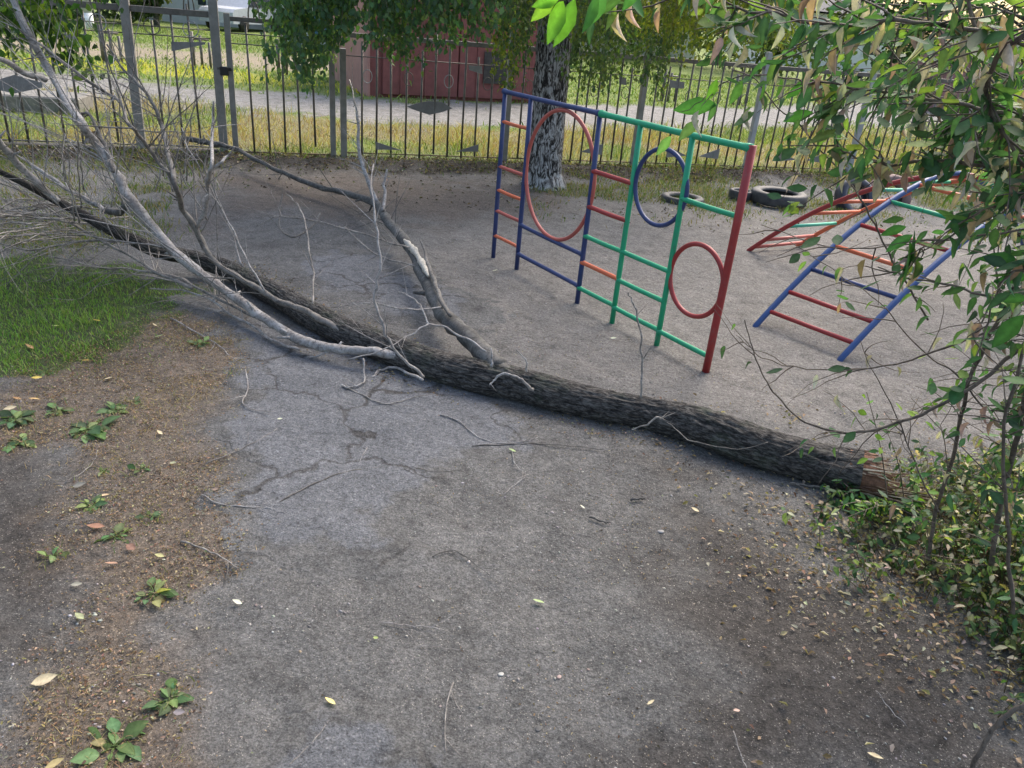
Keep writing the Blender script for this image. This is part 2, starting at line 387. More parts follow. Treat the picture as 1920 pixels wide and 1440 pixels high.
# --- worn asphalt: a sheet whose surface rises just out of the dirt where the old path survives
mt, n, l, p = mat('worn_asphalt'); M_asph = mt
tc = n.new('ShaderNodeTexCoord').outputs['Object']
a1 = noise_(n, l, tc, 2.5, 7, .6); a2 = noise_(n, l, tc, 120, 5, .7)
c = ramp(n, l, a1, [(.35, (.143, .148, .157)), (.65, (.186, .191, .201))])
vo = N(n, 'ShaderNodeTexVoronoi'); vo.inputs['Scale'].default_value = 95; vo.inputs['Randomness'].default_value = 1; l.new(tc, vo.inputs['Vector'])
s_ = n.new('ShaderNodeSeparateColor'); l.new(vo.outputs['Color'], s_.inputs[0])
ag = math_(n, l, 'MULTIPLY', ramp(n, l, s_.outputs[0], [(.72, g(0)), (.78, g(1))]), ramp(n, l, vo.outputs['Distance'], [(.28, g(1)), (.42, g(0))]))
c = mixc(n, l, math_(n, l, 'MULTIPLY', ag, .7), c, ramp(n, l, s_.outputs[1], [(0, (.08, .08, .085)), (.5, (.20, .20, .205)), (1, (.33, .325, .315))]))
ed = N(n, 'ShaderNodeTexVoronoi', feature='DISTANCE_TO_EDGE'); ed.inputs['Scale'].default_value = 1.7
dv = N(n, 'ShaderNodeTexNoise'); dv.inputs['Scale'].default_value = 5; dv.inputs['Detail'].default_value = 6; l.new(tc, dv.inputs[0])
vm = N(n, 'ShaderNodeVectorMath', operation='MULTIPLY_ADD'); l.new(dv.outputs['Color'], vm.inputs[0]); vm.inputs[1].default_value = (.35, .35, .35); l.new(tc, vm.inputs[2]); l.new(vm.outputs[0], ed.inputs['Vector'])
crk = ramp(n, l, math_(n, l, 'ADD', ed.outputs['Distance'], math_(n, l, 'MULTIPLY', math_(n, l, 'SUBTRACT', noise_(n, l, tc, 2.2, 4), .42), .09)), [(.0, g(1)), (.006, g(.9)), (.035, g(0))])

am = N(n, 'ShaderNodeAttribute', attribute_name='tint')
dm = ramp(n, l, math_(n, l, 'ADD', am.outputs['Fac'], math_(n, l, 'MULTIPLY', math_(n, l, 'SUBTRACT', noise_(n, l, tc, 7, 8, .75), .5), 2.0)), [(.38, g(1)), (.66, g(0))])
_q, sb_ = soil_base(n, l, tc)
c = mixc(n, l, dm, c, sb_)
c = mixc(n, l, math_(n, l, 'MULTIPLY', math_(n, l, 'MULTIPLY', crk, ramp(n, l, am.outputs['Fac'], [(.1, g(0)), (.5, g(1))])), .8), c, (.055, .049, .043))
inv = math_(n, l, 'SUBTRACT', math_(n, l, 'MULTIPLY', ag, .4), crk)
soil_detail(n, l, tc, c, p, inv)
ax_ = np.arange(-2.4, .6, .022); ay_ = np.arange(.55, 6.0, .022); AX, AY = np.meshgrid(ax_, ay_)
sdm = np.maximum(np.maximum(poly_sd(AX, AY, ASPH), poly_sd(AX, AY, ASPH2)), poly_sd(AX, AY, ASPH3)-.05)
sdm = sdm+(vnoise(AX, AY, 4, 31, 4)-.5)*.35+(vnoise(AX, AY, 18, 32, 3)-.5)*.10
sdm = sdm+.06-zones(AX, AY)['lit']*.12
am_ = sstep(-.03, .30, sdm)
AZ = gheight(AX, AY)*.6+np.clip(sdm*.08, -.03, .009)-.001+(vnoise(AX, AY, 25, 33, 2)-.5)*.003
fc = gridfaces(len(ax_), len(ay_)); keep = (sdm.ravel()[fc] > -.2).any(1); fc = fc[keep]
used = np.unique(fc); remap = np.full(AX.size, -1); remap[used] = np.arange(len(used))
asph = npmesh('asphalt_path', np.stack([AX.ravel(), AY.ravel(), AZ.ravel()], 1)[used], remap[fc], M_asph, smooth=True, tint=np.repeat(am_.ravel()[used, None], 3, 1))
tag(asph, kind='structure')

# ================================================================== SCATTER HELPERS
def rotm(yaw, pitch, roll):
    cy, sy, cp, sp, cr, sr = np.cos(yaw), np.sin(yaw), np.cos(pitch), np.sin(pitch), np.cos(roll), np.sin(roll)
    M = np.empty((len(yaw), 3, 3))
    M[:, 0, 0] = cy*cp; M[:, 0, 1] = cy*sp*sr-sy*cr; M[:, 0, 2] = cy*sp*cr+sy*sr
    M[:, 1, 0] = sy*cp; M[:, 1, 1] = sy*sp*sr+cy*cr; M[:, 1, 2] = sy*sp*cr-cy*sr
    M[:, 2, 0] = -sp; M[:, 2, 1] = cp*sr; M[:, 2, 2] = cp*cr
    return M
def leaf_t(wd=.5, fold=.12, curl=.12, serr=False):
    """leaf along +x, length 1"""
    xs = [0, .18, .42, .68, .88, 1.0]; ws = [0.02, .62, 1.0, .78, .36, 0.0]
    V = []; Fq = []; 
    for x, ww in zip(xs, ws):
        z = -curl*(x**2)*1.5
        V += [(x, -ww*wd/2, z+fold*ww*.5), (x, 0, z), (x, ww*wd/2, z+fold*ww*.5)]
    for i in range(len(xs)-1):
        b = i*3; Fq += [(b, b+3, b+4, b+1), (b+1, b+4, b+5, b+2)]
    return np.array(V), np.array(Fq)
def leaf_s(wd=.5, fold=.1, curl=.1):
    """small-leaf version, fewer faces"""
    V = np.array([(0, 0, 0), (.35, -wd/2, fold*.5), (.4, 0, -curl*.3), (.35, wd/2, fold*.5), (1, 0, -curl), (.72, -wd*.33, fold*.2-curl*.5), (.72, wd*.33, fold*.2-curl*.5)])
    return V, [np.array([(0, 1, 2), (0, 2, 3), (2, 5, 4), (2, 4, 6), (1, 5, 2), (2, 6, 3)])]
def batch(tv, tf, pos, M, scale, tint):
    """copies of a template at pos with rotation M; returns V, F list, T"""
    k = len(pos); nv = len(tv)
    V = np.einsum('kij,vj->kvi', M, tv)*scale[:, None, None]+pos[:, None, :]
    if isinstance(tf, np.ndarray): tf = [tf]
    off = (np.arange(k)*nv)[:, None, None]
    Fs = [(f[None]+off).reshape(-1, f.shape[1]) for f in tf]
    T = np.repeat(tint[:, None, :], nv, 1)
    if nv == 18: T[:, 1::3] *= 1.45
    T = T.reshape(-1, 3)
    return V.reshape(-1, 3), Fs, T
def midrib(t, nv):
    return t
def pal(cols, n_, jit=.15, weights=None):
    c = np.array(cols); i = rng.choice(len(c), n_, p=weights); a = c[rng.permutation(len(c))[0:1].repeat(n_)] if False else c[i]
    return np.clip(a*(1+rng.uniform(-jit, jit, (n_, 1)))*(1+rng.uniform(-jit*.5, jit*.5, (n_, 3))), 0, 1)
def merge(parts):
    V = []; Fd = {}; T = []; b = 0
    for v, fs, t in parts:
        for f in fs: Fd.setdefault(f.shape[1], []).append(f+b)
        V.append(v); T.append(t); b += len(v)
    return np.concatenate(V), [np.concatenate(f) for f in Fd.values()], np.concatenate(T)
def blades(X, Y, Zb, hgt, wid, lean, tint):
    k = len(X); az = rng.uniform(0, 2*math.pi, k); la = rng.uniform(0, 2*math.pi, k); ln = lean*rng.uniform(.2, 1, k)*hgt
    dx, dy = np.cos(az)*wid, np.sin(az)*wid; lx, ly = np.cos(la)*ln, np.sin(la)*ln
    V = np.empty((k, 5, 3))
    for i, (t, ww) in enumerate(((0, 1), (0, -1), (.55, .8), (.55, -.8), (1, 0))):
        q = t**1.8; V[:, i, 0] = X+dx*ww*.5+lx*q; V[:, i, 1] = Y+dy*ww*.5+ly*q; V[:, i, 2] = Zb+hgt*(t-.18*lean*q)
    o = (np.arange(k)*5)[:, None, None]
    Fq = (np.array([(0, 1, 3, 2)])[None]+o).reshape(-1, 4); Ft = (np.array([(2, 3, 4)])[None]+o).reshape(-1, 3)
    sh = np.array([.7, .7, 1, 1, 1.15]) if False else np.ones(5)
    T = (tint[:, None, :]*sh[None, :, None]).reshape(-1, 3)
    return V.reshape(-1, 3), [Fq, Ft], T
def scatter(n_, x0, x1, y0, y1, dens):
    """rejection-sample n_ candidates by density function in 0..1"""
    X = rng.uniform(x0, x1, n_); Y = rng.uniform(y0, y1, n_); k = rng.random(n_) < dens(X, Y); return X[k], Y[k]
def stuff(name, parts, mat_, kind='stuff'):
    V, Fs, T = merge(parts); o = npmesh(name, V, Fs, mat_, tint=T); tag(o, kind=kind); return o

# ---- lawn
G1 = [(.16, .29, .06), (.21, .35, .08), (.27, .37, .11), (.11, .21, .05), (.36, .36, .18)]
X, Y = scatter(95000, -5.2, -1.2, 2.6, 5.6, lambda x, y: zones(x, y)['lawn']**1.6*(.35+.65*sstep(5.5, 3, y)))
k = len(X); hn = vnoise(X, Y, 3, 41, 3)
p1 = blades(X, Y, gheight(X, Y)-.005, (.025+.05*hn**1.5)*rng.uniform(.4, 1.3, k)*(.45+.55*sstep(.4, 1, zones(X, Y)['lawn'])), rng.uniform(.003, .006, k), .8, pal(G1, k, .25, [.3, .3, .2, .12, .08]))
stuff('lawn_grass', [p1], M_grass)
# ---- thin grass and dry tufts inside the fence
X, Y = scatter(200000, -8, 7, 4.5, 11.5, lambda x, y: zones(x, y)['thin']**1.1*(y < fence_y(x)+.1)*.8)
k = len(X); p1 = blades(X, Y, gheight(X, Y)-.005, rng.uniform(.02, .09, k), rng.uniform(.005, .009, k), 1.0, pal([(.09, .15, .04), (.14, .19, .05), (.22, .22, .09), (.24, .19, .09)], k, .25))
stuff('thin_grass', [p1], M_grass)
# ---- weeds just beyond the fence
def wd(x, y):
    d = y-fence_y(x); rn = np.interp(x, road_n[:, 0], road_n[:, 1])
    return sstep(-.25, .15, d)*sstep(.5, -.4, y-rn+(vnoise(x, y, 1.6, 46, 3)-.5)*2.2)*(.25+.75*vnoise(x, y, 2, 44, 3))
X, Y = scatter(170000, -11, 9, 6.3, 17, wd)
k = len(X); dr = zones(X, Y)['dry']+(rng.random(k)-.5)*.5; d = Y-fence_y(X)
lush = vnoise(X, Y, 1.3, 45, 3)
tint = np.where((dr > .45)[:, None], pal([(.36, .26, .11), (.42, .36, .17), (.26, .17, .08), (.36, .34, .13), (.46, .42, .28)], k, .25), pal([(.09, .15, .035), (.15, .21, .05), (.24, .26, .08), (.33, .31, .15), (.40, .37, .24)], k, .3, [.27, .27, .2, .14, .12]))
p1 = blades(X, Y, gheight(X, Y)-.01, (.03+.34*lush**1.7)*rng.uniform(.35, 1.35, k), rng.uniform(.005, .011, k), 1.15, tint)
stuff('roadside_weeds', [p1], M_grass)
# ---- field grass and yellow flowers further out
def fd(x, y):
    z = zones(x, y); return z['field']*(1-.85*z['stripe'])*sstep(12.2, 13.5, y)
X, Y = scatter(110000, -26, 24, 13, 34, fd)
k = len(X); z = zones(X, Y); yl = rng.random(k) < z['yel']*.38
tint = np.where(yl[:, None], pal([(.62, .57, .06), (.55, .52, .10)], k, .15), pal([(.13, .20, .05), (.20, .27, .08), (.28, .32, .13)], k, .25))
p1 = blades(X, Y, gheight(X, Y)-.01, rng.uniform(.03, .13, k)*(1+.4*yl), rng.uniform(.015, .035, k), 1.0, tint)
stuff('field_grass', [p1], M_grass)

# ---- brown seed litter
TRKXY = [at(x, y)[:2] for x, y in ((1640, 915), (1417, 865), (1208, 795), (1000, 745), (775, 692), (595, 610), (425, 510))]
tvl, tfl = leaf_s(.5, .3, .2)
X, Y = scatter(150000, -2.6, .9, 1.0, 4.8, lambda x, y: (zones(x, y)['lit']*(.25+.75*sstep(.35, .65, vnoise(x, y, 5, 51, 3)))))
k = len(X)
b1 = batch(tvl, tfl, np.stack([X, Y, gheight(X, Y)+.003+rng.uniform(0, .006, k)], 1), rotm(rng.uniform(0, 6.28, k), rng.uniform(-.5, .5, k), rng.uniform(-.8, .8, k)), rng.uniform(.004, .013, k), pal([(.24, .165, .11), (.31, .225, .15), (.15, .105, .075), (.40, .33, .24), (.26, .20, .10)], k, .3))
# sparse litter on the bare ground
X, Y = scatter(22000, -1.9, 2.6, .9, 6.5, lambda x, y: sstep(.45, .7, vnoise(x, y, 3, 52, 3))*sstep(7, 2, y)*.9+.06)
k = len(X)
b2 = batch(tvl, tfl, np.stack([X, Y, gheight(X, Y)+.004], 1), rotm(rng.uniform(0, 6.28, k), rng.uniform(-.4, .4, k), rng.uniform(-.6, .6, k)), rng.uniform(.004, .011, k), pal([(.30, .24, .17), (.22, .16, .10), (.40, .34, .25), (.10, .075, .055)], k, .25))
tk = TRKXY
def near_trunk(x, y):
    d = np.full(x.shape, 9.)
    for i in range(len(tk)-1):
        ex, ey = tk[i+1]-tk[i]; t = np.clip(((x-tk[i][0])*ex+(y-tk[i][1])*ey)/(ex*ex+ey*ey), 0, 1); d = np.minimum(d, np.hypot(x-tk[i][0]-t*ex, y-tk[i][1]-t*ey))
    return d
X, Y = scatter(40000, -2.2, 1.6, 2.4, 5.6, lambda x, y: sstep(.34, .10, near_trunk(x, y))*sstep(.35, .7, vnoise(x, y, 3, 57, 3))*.9)
k = len(X)
b5 = batch(tvl, tfl, np.stack([X, Y, gheight(X, Y)+.004+rng.uniform(0, .008, k)], 1), rotm(rng.uniform(0, 6.28, k), rng.uniform(-.5, .5, k), rng.uniform(-.8, .8, k)), rng.uniform(.005, .02, k), pal([(.24, .18, .12), (.34, .27, .18), (.10, .08, .06), (.16, .13, .10)], k, .3))
X, Y = scatter(26000, .7, 2.9, 1.2, 3.6, lambda x, y: sstep(-.35, .4, poly_sd(x, y, W([(1560, 900), (1500, 980), (1480, 1080), (1640, 1180), (1920, 1330), (2200, 1400), (2200, 850)])))*.75+.03)
k = len(X)
b3 = batch(tvl, tfl, np.stack([X, Y, gheight(X, Y)+.004+rng.uniform(0, .012, k)], 1), rotm(rng.uniform(0, 6.28, k), rng.uniform(-.5, .5, k), rng.uniform(-.8, .8, k)), rng.uniform(.007, .028, k), pal([(.30, .22, .15), (.40, .32, .23), (.17, .11, .07), (.50, .43, .33), (.24, .20, .09)], k, .25))
X, Y = scatter(60000, -6.5, 6, 7.2, 11.6, lambda x, y: zones(x, y)['hum']*.8+.05)
k = len(X)
b4 = batch(tvl, tfl, np.stack([X, Y, gheight(X, Y)+.006+rng.uniform(0, .02, k)], 1), rotm(rng.uniform(0, 6.28, k), rng.uniform(-.6, .6, k), rng.uniform(-.8, .8, k)), rng.uniform(.012, .045, k), pal([(.10, .08, .055), (.05, .04, .03), (.22, .18, .12), (.10, .14, .05), (.40, .36, .28)], k, .3, [.3, .3, .16, .16, .08]))
stuff('leaf_litter', [b1, b2, b3, b4, b5], M_dry)
X, Y = scatter(60000, -2.6, .9, 1.0, 5.0, lambda x, y: zones(x, y)['lit']*sstep(.42, .68, vnoise(x, y, 2.6, 53, 3)))
k = len(X); p1 = blades(X, Y, gheight(X, Y)+.001, rng.uniform(.008, .03, k), rng.uniform(.0012, .0025, k), 2.2, pal([(.42, .30, .15), (.52, .40, .21), (.30, .20, .11), (.26, .26, .11)], k, .3))
stuff('matted_dry_grass', [p1], M_grass)
# ---- gravel
pv = []; 
for (x, y, z) in [(1, 0, 0), (-1, 0, 0), (0, 1, 0), (0, -1, 0), (0, 0, .7), (0, 0, -.7), (.6, .6, .35), (-.6, .6, .3), (.6, -.6, .35), (-.6, -.6, .25)]: pv.append((x, y, z))
pv = np.array(pv)*np.array([1.25, .9, .6]); pf = [np.array([(0, 6, 4), (6, 2, 4), (2, 7, 4), (7, 1, 4), (1, 9, 4), (9, 3, 4), (3, 8, 4), (8, 0, 4), (6, 0, 5), (2, 6, 5), (7, 2, 5), (1, 7, 5), (9, 1, 5), (3, 9, 5), (8, 3, 5), (0, 8, 5)])]
X, Y = scatter(75000, -2.4, 3.4, .9, 7.5, lambda x, y: (.12+.88*sstep(.48, .72, vnoise(x, y, 2.3, 61, 3)))*sstep(7.5, 1.4, y)*(1-.9*zones(x, y)['lawn']))
k = len(X); sc_ = .0012+.0055*rng.random(k)**7
b1 = batch(pv, pf, np.stack([X, Y, gheight(X, Y)+sc_*.05], 1), rotm(rng.uniform(0, 6.28, k), rng.uniform(-.5, .5, k), rng.uniform(-.5, .5, k)), sc_, pal([(.22, .21, .20), (.30, .29, .275), (.14, .135, .13), (.40, .385, .36), (.25, .21, .175)], k, .2))
M_stone = leafmat('stone', .8, 0.0, .4)
stuff('gravel', [b1], M_stone)

# ================================================================== FALLEN TREE
ft = empty('fallen_tree', tuple(at(1600, 915)), 'fallen dead tree with dark furrowed bark and bare grey branches lying across the path', 'fallen tree')
# trunk: (px, py centre, half width px, lift)
TR = [(1650, 893, 48), (1595, 884, 42), (1520, 866, 37), (1437, 843, 36), (1375, 822, 37), (1290, 793, 34), (1208, 773, 29), (1119, 757, 29), (1036, 738, 31), (960, 718, 30), (900, 706, 31), (840, 692, 29), (775, 672, 28), (700, 644, 27), (640, 620, 25), (585, 592, 24), (535, 562, 21), (480, 534, 18), (425, 504, 16), (360, 484, 14), (292, 469, 12), (250, 450, 10.5), (214, 434, 9.5), (148, 399, 8), (97, 372, 7), (47, 345, 6), (0, 322, 5), (-80, 285, 4)]
lift = {480: .01, 425: .03, 360: .08, 292: .16, 250: .2, 214: .26, 148: .36, 97: .44, 47: .54, 0: .62, -80: .75}
pts = []
for x, y, hw in TR:
    z = .1
    for _ in range(6):
        P = at(x, y, z); dist = np.linalg.norm(P-CP); r = hw*(P-CP)@FWD/F; z = r*.88+lift.get(x, 0)
    pts.append((*P, r))
TRK = smooth_path(pts, 14)
def big_tube(path, nseg, name, mat_, parent, amp=.1, vfreq=7.0, lumps=.05, capend=True, noisek=1.0):
    P = path[:, :3]; r = path[:, 3]; m = len(P)
    T = np.gradient(P, axis=0); T /= np.linalg.norm(T, axis=1)[:, None]
    Nn = np.zeros_like(P); a = np.array([0, 0, 1.]) if abs(T[0, 2]) < .9 else np.array([1., 0, 0])
    for i in range(m):
        a = a-T[i]*(a@T[i]); a /= np.linalg.norm(a); Nn[i] = a
    B = np.cross(T, Nn); s = np.concatenate([[0], np.cumsum(np.linalg.norm(np.diff(P, axis=0), axis=1))])
    th = np.linspace(0, 2*np.pi, nseg, endpoint=False); V = []; UV = []
    for i in range(m):
        row = []
        for k in range(nseg):
            c_, s_ = math.cos(th[k]), math.sin(th[k])
            q = noise.noise(Vector((c_*vfreq*.55+s[i]*2.1, s_*vfreq*.55, s[i]*5.0)))
            rg = 1-2*abs(noise.noise(Vector((c_*vfreq, s_*vfreq, s[i]*7.0+q*.6))))
            rg2 = 1-2*abs(noise.noise(Vector((c_*vfreq*2.1+5, s_*vfreq*2.1, s[i]*16.0))))
            lm = noise.noise(Vector((c_*1.3, s_*1.3, s[i]*2.6+3)))
            rr = r[i]*(1+amp*noisek*(rg*.65+rg2*.35-.35)+lumps*lm)
            row.append(P[i]+(Nn[i]*c_+B[i]*s_)*rr)
        V += row; UV += [(k/nseg, s[i]) for k in range(nseg)]
    i = np.arange((m-1)*nseg); rr_ = i//nseg; c = i % nseg; c2 = (c+1) % nseg
    Fq = np.stack([rr_*nseg+c, rr_*nseg+c2, (rr_+1)*nseg+c2, (rr_+1)*nseg+c], 1)
    o = npmesh(name, np.array(V), Fq, mat_, parent, smooth=True, uv=np.array(UV))
    return o, np.array(V)
trunk, tv = big_tube(smooth_path(pts, 24)[17:], 96, 'trunk', M_bark, ft, .17, 5.0, lumps=.09)
# broken end: torn wood
mt, n, l, p = mat('torn_wood'); M_torn = mt
a = n.new('ShaderNodeAttribute'); a.attribute_name = 'tint'; tc = n.new('ShaderNodeTexCoord').outputs['Object']
l.new(mixc(n, l, 1.0, a.outputs['Color'], ramp(n, l, noise_(n, l, tc, 60, 6, .8), [(.3, g(.4)), (.7, g(1.4))]), 'MULTIPLY'), p.inputs['Base Color']); p.inputs['Roughness'].default_value = .9
bump(n, l, p, noise_(n, l, tc, 120, 5), .6, .005)
e0 = Vector(TRK[10, :3]); ed_ = Vector(TRK[0, :3]-TRK[14, :3]).normalized(); er = TRK[10, 3]
ex = Vector((0, 0, 1)); ex = (ex-ed_*ex.dot(ed_)).normalized(); ey = ed_.cross(ex)
be = MB(); rim = []; nr = 40
for k in range(nr):
    a_ = 2*math.pi*k/nr; low = max(0, -math.cos(a_)); L = .02+.05*random.random()+.11*low+.05*max(0, math.sin(a_*1.0))
    rim.append(e0+(ex*math.cos(a_)+ey*math.sin(a_))*er*.93*(1-.1*random.random())+ed_*L)
base = [e0-ed_*.05+(ex*math.cos(2*math.pi*k/nr)+ey*math.sin(2*math.pi*k/nr))*er*.97 for k in range(nr)]
rings = [base, rim]
for f_, dl in ((.72, .02), (.45, -.03), (.2, .01)):
    rings.append([e0+(ex*math.cos(2*math.pi*k/nr)+ey*math.sin(2*math.pi*k/nr))*er*f_+ed_*(dl+random.uniform(-.03, .05)+.06*max(0, -math.cos(2*math.pi*k/nr))) for k in range(nr)])
vs = [v for r in rings for v in r]; fs = [(i*nr+k, i*nr+(k+1) % nr, (i+1)*nr+(k+1) % nr, (i+1)*nr+k) for i in range(4) for k in range(nr)]
vs.append(e0+ed_*.01); fs += [(4*nr+k, 4*nr+(k+1) % nr, len(vs)-1) for k in range(nr)]
for i in range(5): 
    pass
be.add(vs, fs, (.20, .10, .06))
for q in range(460):
    a_ = random.uniform(0, 6.28); rr = er*math.sqrt(random.random())*.95; low = max(0, -math.cos(a_))
    b0 = e0+(ex*math.cos(a_)+ey*math.sin(a_))*rr-ed_*.01
    L = random.uniform(.03, .14)+.30*low*random.random(); dr_ = (ed_+ex*random.uniform(-.25, .15)+ey*random.uniform(-.25, .25)).normalized()
    col = random.choice([(.22, .12, .075), (.46, .36, .25), (.14, .075, .05), (.28, .18, .11), (.56, .48, .36)])
    w_ = random.uniform(.002, .007)
    be.tube([b0, b0+dr_*L*.6, b0+dr_*L], [w_, w_*.7, .001], 4, col=col)
be.build('broken_end', M_torn, ft, smooth=False, tint=True)

def bpath(rows):
    """rows: (px,py,halfwidth_px, mode, value): mode 'z' height above ground or 'Y' distance ahead"""
    out = []
    for x, y, hw, md, v in rows:
        P = at(x, y, v) if md == 'z' else pd(x, y, v)
        out.append((*P, hw*((P-CP)@FWD)/F))
    return out
def wobble(P, amp):
    amp = amp*1.9; P = P.copy(); m = len(P)
    for i in range(1, m):
        s = i*.35; P[i, :3] += np.array(noise.noise_vector(Vector((s, P[0, 0]*9, P[0, 1]*7))))*amp
    return P
def grow(mb, p, d, L, r, lev, droop=0.0, curl=.25, kids=3, spread=.6):
    """a wandering twig with side twigs"""
    p = Vector(p); d = Vector(d).normalized(); seg = max(4, int(L/.05)); pts = [p.copy()]; st = L/seg; rads = [r]
    for i in range(seg):
        d = (d+Vector((random.gauss(0, 1), random.gauss(0, 1), random.gauss(0, 1)-droop))*curl*st*3.2).normalized()
        p = p+d*st
        if p.z < .012: p.z = .012; d.z = abs(d.z)*.3
        pts.append(p.copy()); rads.append(r*(1-.8*(i+1)/seg))
        if lev > 0 and i > 1 and random.random() < kids/seg:
            ax = d.orthogonal(); ax.rotate(__import__('mathutils').Quaternion(d, random.uniform(0, 6.28)))
            d2 = (d+ax*random.uniform(spread*.6, spread*1.3)).normalized()
            grow(mb, p, d2, L*random.uniform(.3, .65)*(1-.4*i/seg), rads[-1]*.7, lev-1, droop, curl*1.15, kids*.7, spread)
    mb.tube(pts, rads, 5 if r > .003 else 4, caps=False)
def branch(rows, mat_, twigs=0, tl=.5, lev=1, tdir=None, name='branch', wob=.006, nsub=6, start=.15, up=.3, nd=10):
    P = wobble(smooth_path(bpath(rows), nsub), wob); mb = MB()
    mb.tube([tuple(q[:3]) for q in P], [max(.0011, q[3]*.84*(1+.28*noise.noise(Vector((i*.55, rows[0][0], 0))))) for i, q in enumerate(P)], nd, wob=.07)
    m = len(P)
    for k in range(int(m/9) if rows[0][2] > 4 else 0):
        i = random.randint(3, m-3); d = Vector(P[i+1, :3]-P[i, :3]).normalized(); ax = d.orthogonal(); ax.rotate(__import__('mathutils').Quaternion(d, random.uniform(0, 6.28))); q0 = Vector(P[i, :3]); rr = P[i, 3]*.84; L = rr+random.uniform(.008, .04)
        mb.tube([q0+ax*rr*.5, q0+(ax+d*.3)*rr, q0+(ax+d*.5)*L], [rr*.5, rr*.36, rr*.22], 6)
    for k in range(twigs):
        i = random.randint(int(m*start), m-2); d = Vector(P[i+1, :3]-P[i, :3]).normalized()
        ax = d.orthogonal(); ax.rotate(__import__('mathutils').Quaternion(d, random.uniform(0, 6.28)))
        d2 = d+ax*random.uniform(.4, 1.1)+Vector((0, 0, up*random.random()))
        if tdir: d2 += Vector(tdir)*random.random()
        rr = min(P[i, 3]*.45, random.uniform(.0025, .0055)); grow(mb, P[i, :3], d2, tl*random.uniform(.4, 1.3), rr, lev)
    return mb.build(name, mat_, ft)
# big pale limb rising to the upper left
branch([(790, 690, 8, 'z', .06), (745, 668, 10, 'z', .08), (700, 659, 10, 'z', .10), (660, 656, 10, 'z', .09), (620, 652, 11, 'z', .08), (570, 640, 12, 'z', .07), (520, 612, 10, 'z', .08), (470, 580, 11, 'z', .10), (400, 530, 10, 'z', .16), (340, 485, 11, 'z', .24), (290, 430, 10.5, 'z', .38), (240, 370, 12, 'z', .55), (215, 320, 9.5, 'z', .68), (180, 270, 9.5, 'z', .82), (140, 215, 9, 'z', .98), (100, 145, 8, 'Y', 5.9), (60, 75, 8, 'Y', 5.95), (20, -5, 7, 'Y', 6.0), (-10, -70, 6, 'Y', 6.05)], M_pale, 52, .8, 2, (-.4, .1, .1), start=.40, nd=14)
# dark grey limb, long one going up behind
branch([(740, 668, 4, 'z', .05), (700, 652, 5, 'z', .06), (650, 626, 6.5, 'z', .085), (600, 600, 7.5, 'z', .125), (567, 582, 7, 'z', .17), (525, 565, 6.5, 'z', .2), (480, 540, 6, 'z', .24), (447, 520, 6, 'z', .28), (401, 489, 5.5, 'z', .36), (370, 434, 6, 'z', .52), (342, 388, 6, 'z', .66), (323, 325, 5.5, 'z', .85), (307, 250, 5, 'Y', 5.3), (293, 207, 4, 'Y', 5.35), (262, 160, 3.2, 'Y', 5.4), (233, 130, 2.5, 'Y', 5.45), (200, 85, 2, 'Y', 5.5)], M_mid, 26, .6, 2, (-.2, 0, .2), start=.25)
branch([(372, 425, 5, 'z', .55), (385, 384, 4.5, 'z', .68), (393, 341, 4.5, 'z', .82), (397, 298, 4, 'z', .97), (399, 240, 3.2, 'Y', 5.2), (402, 190, 2.2, 'Y', 5.25)], M_pale, 7, .35, 1, start=.3)
branch([(396, 312, 3, 'z', .94), (412, 305, 3, 'z', .97), (432, 289, 2.2, 'z', 1.0), (440, 275, 1.5, 'z', 1.06)], M_pale)
# middle limbs crossing the fence
branch([(400, 492, 5, 'z', .33), (372, 440, 5, 'z', .48), (345, 395, 4.5, 'z', .62), (320, 333, 4, 'z', .82), (293, 300, 4, 'z', .90), (263, 257, 4, 'z', 1.02), (240, 227, 4, 'z', 1.1), (220, 187, 3.5, 'Y', 5.6), (167, 153, 3.5, 'Y', 5.7), (93, 97, 3, 'Y', 5.8), (40, 60, 2, 'Y', 5.9)], M_mid, 30, .55, 2, start=.2)
# right-hand limb rising towards the fence
branch([(965, 722, 22, 'z', .06), (938, 697, 24, 'z', .11), (914, 668, 23, 'z', .15), (872, 628, 20, 'z', .15), (834, 593, 18, 'z', .14), (813, 554, 16, 'z', .13), (792, 513, 14, 'z', .13), (775, 475, 12, 'z', .14), (758, 450, 12, 'z', .15), (737, 426, 11, 'z', .17), (720, 405, 10, 'z', .18), (706, 383, 8, 'z', .18), (654, 363, 7, 'z', .12), (597, 350, 6, 'z', .10), (530, 323, 5, 'z', .12), (480, 300, 4.5, 'z', .15), (450, 283, 4.5, 'z', .17), (420, 273, 5, 'z', .2), (383, 266, 6, 'z', .2), (343, 259, 5, 'z', .22)], M_dark, 34, .5, 2, start=.45, nd=16, up=.6)
branch([(845, 592, 4, 'z', .22), (827, 561, 5, 'z', .22), (815, 530, 5, 'z', .2), (803, 499, 4, 'z', .2), (797, 470, 3, 'z', .22), (788, 450, 1.5, 'z', .26)], M_mid)
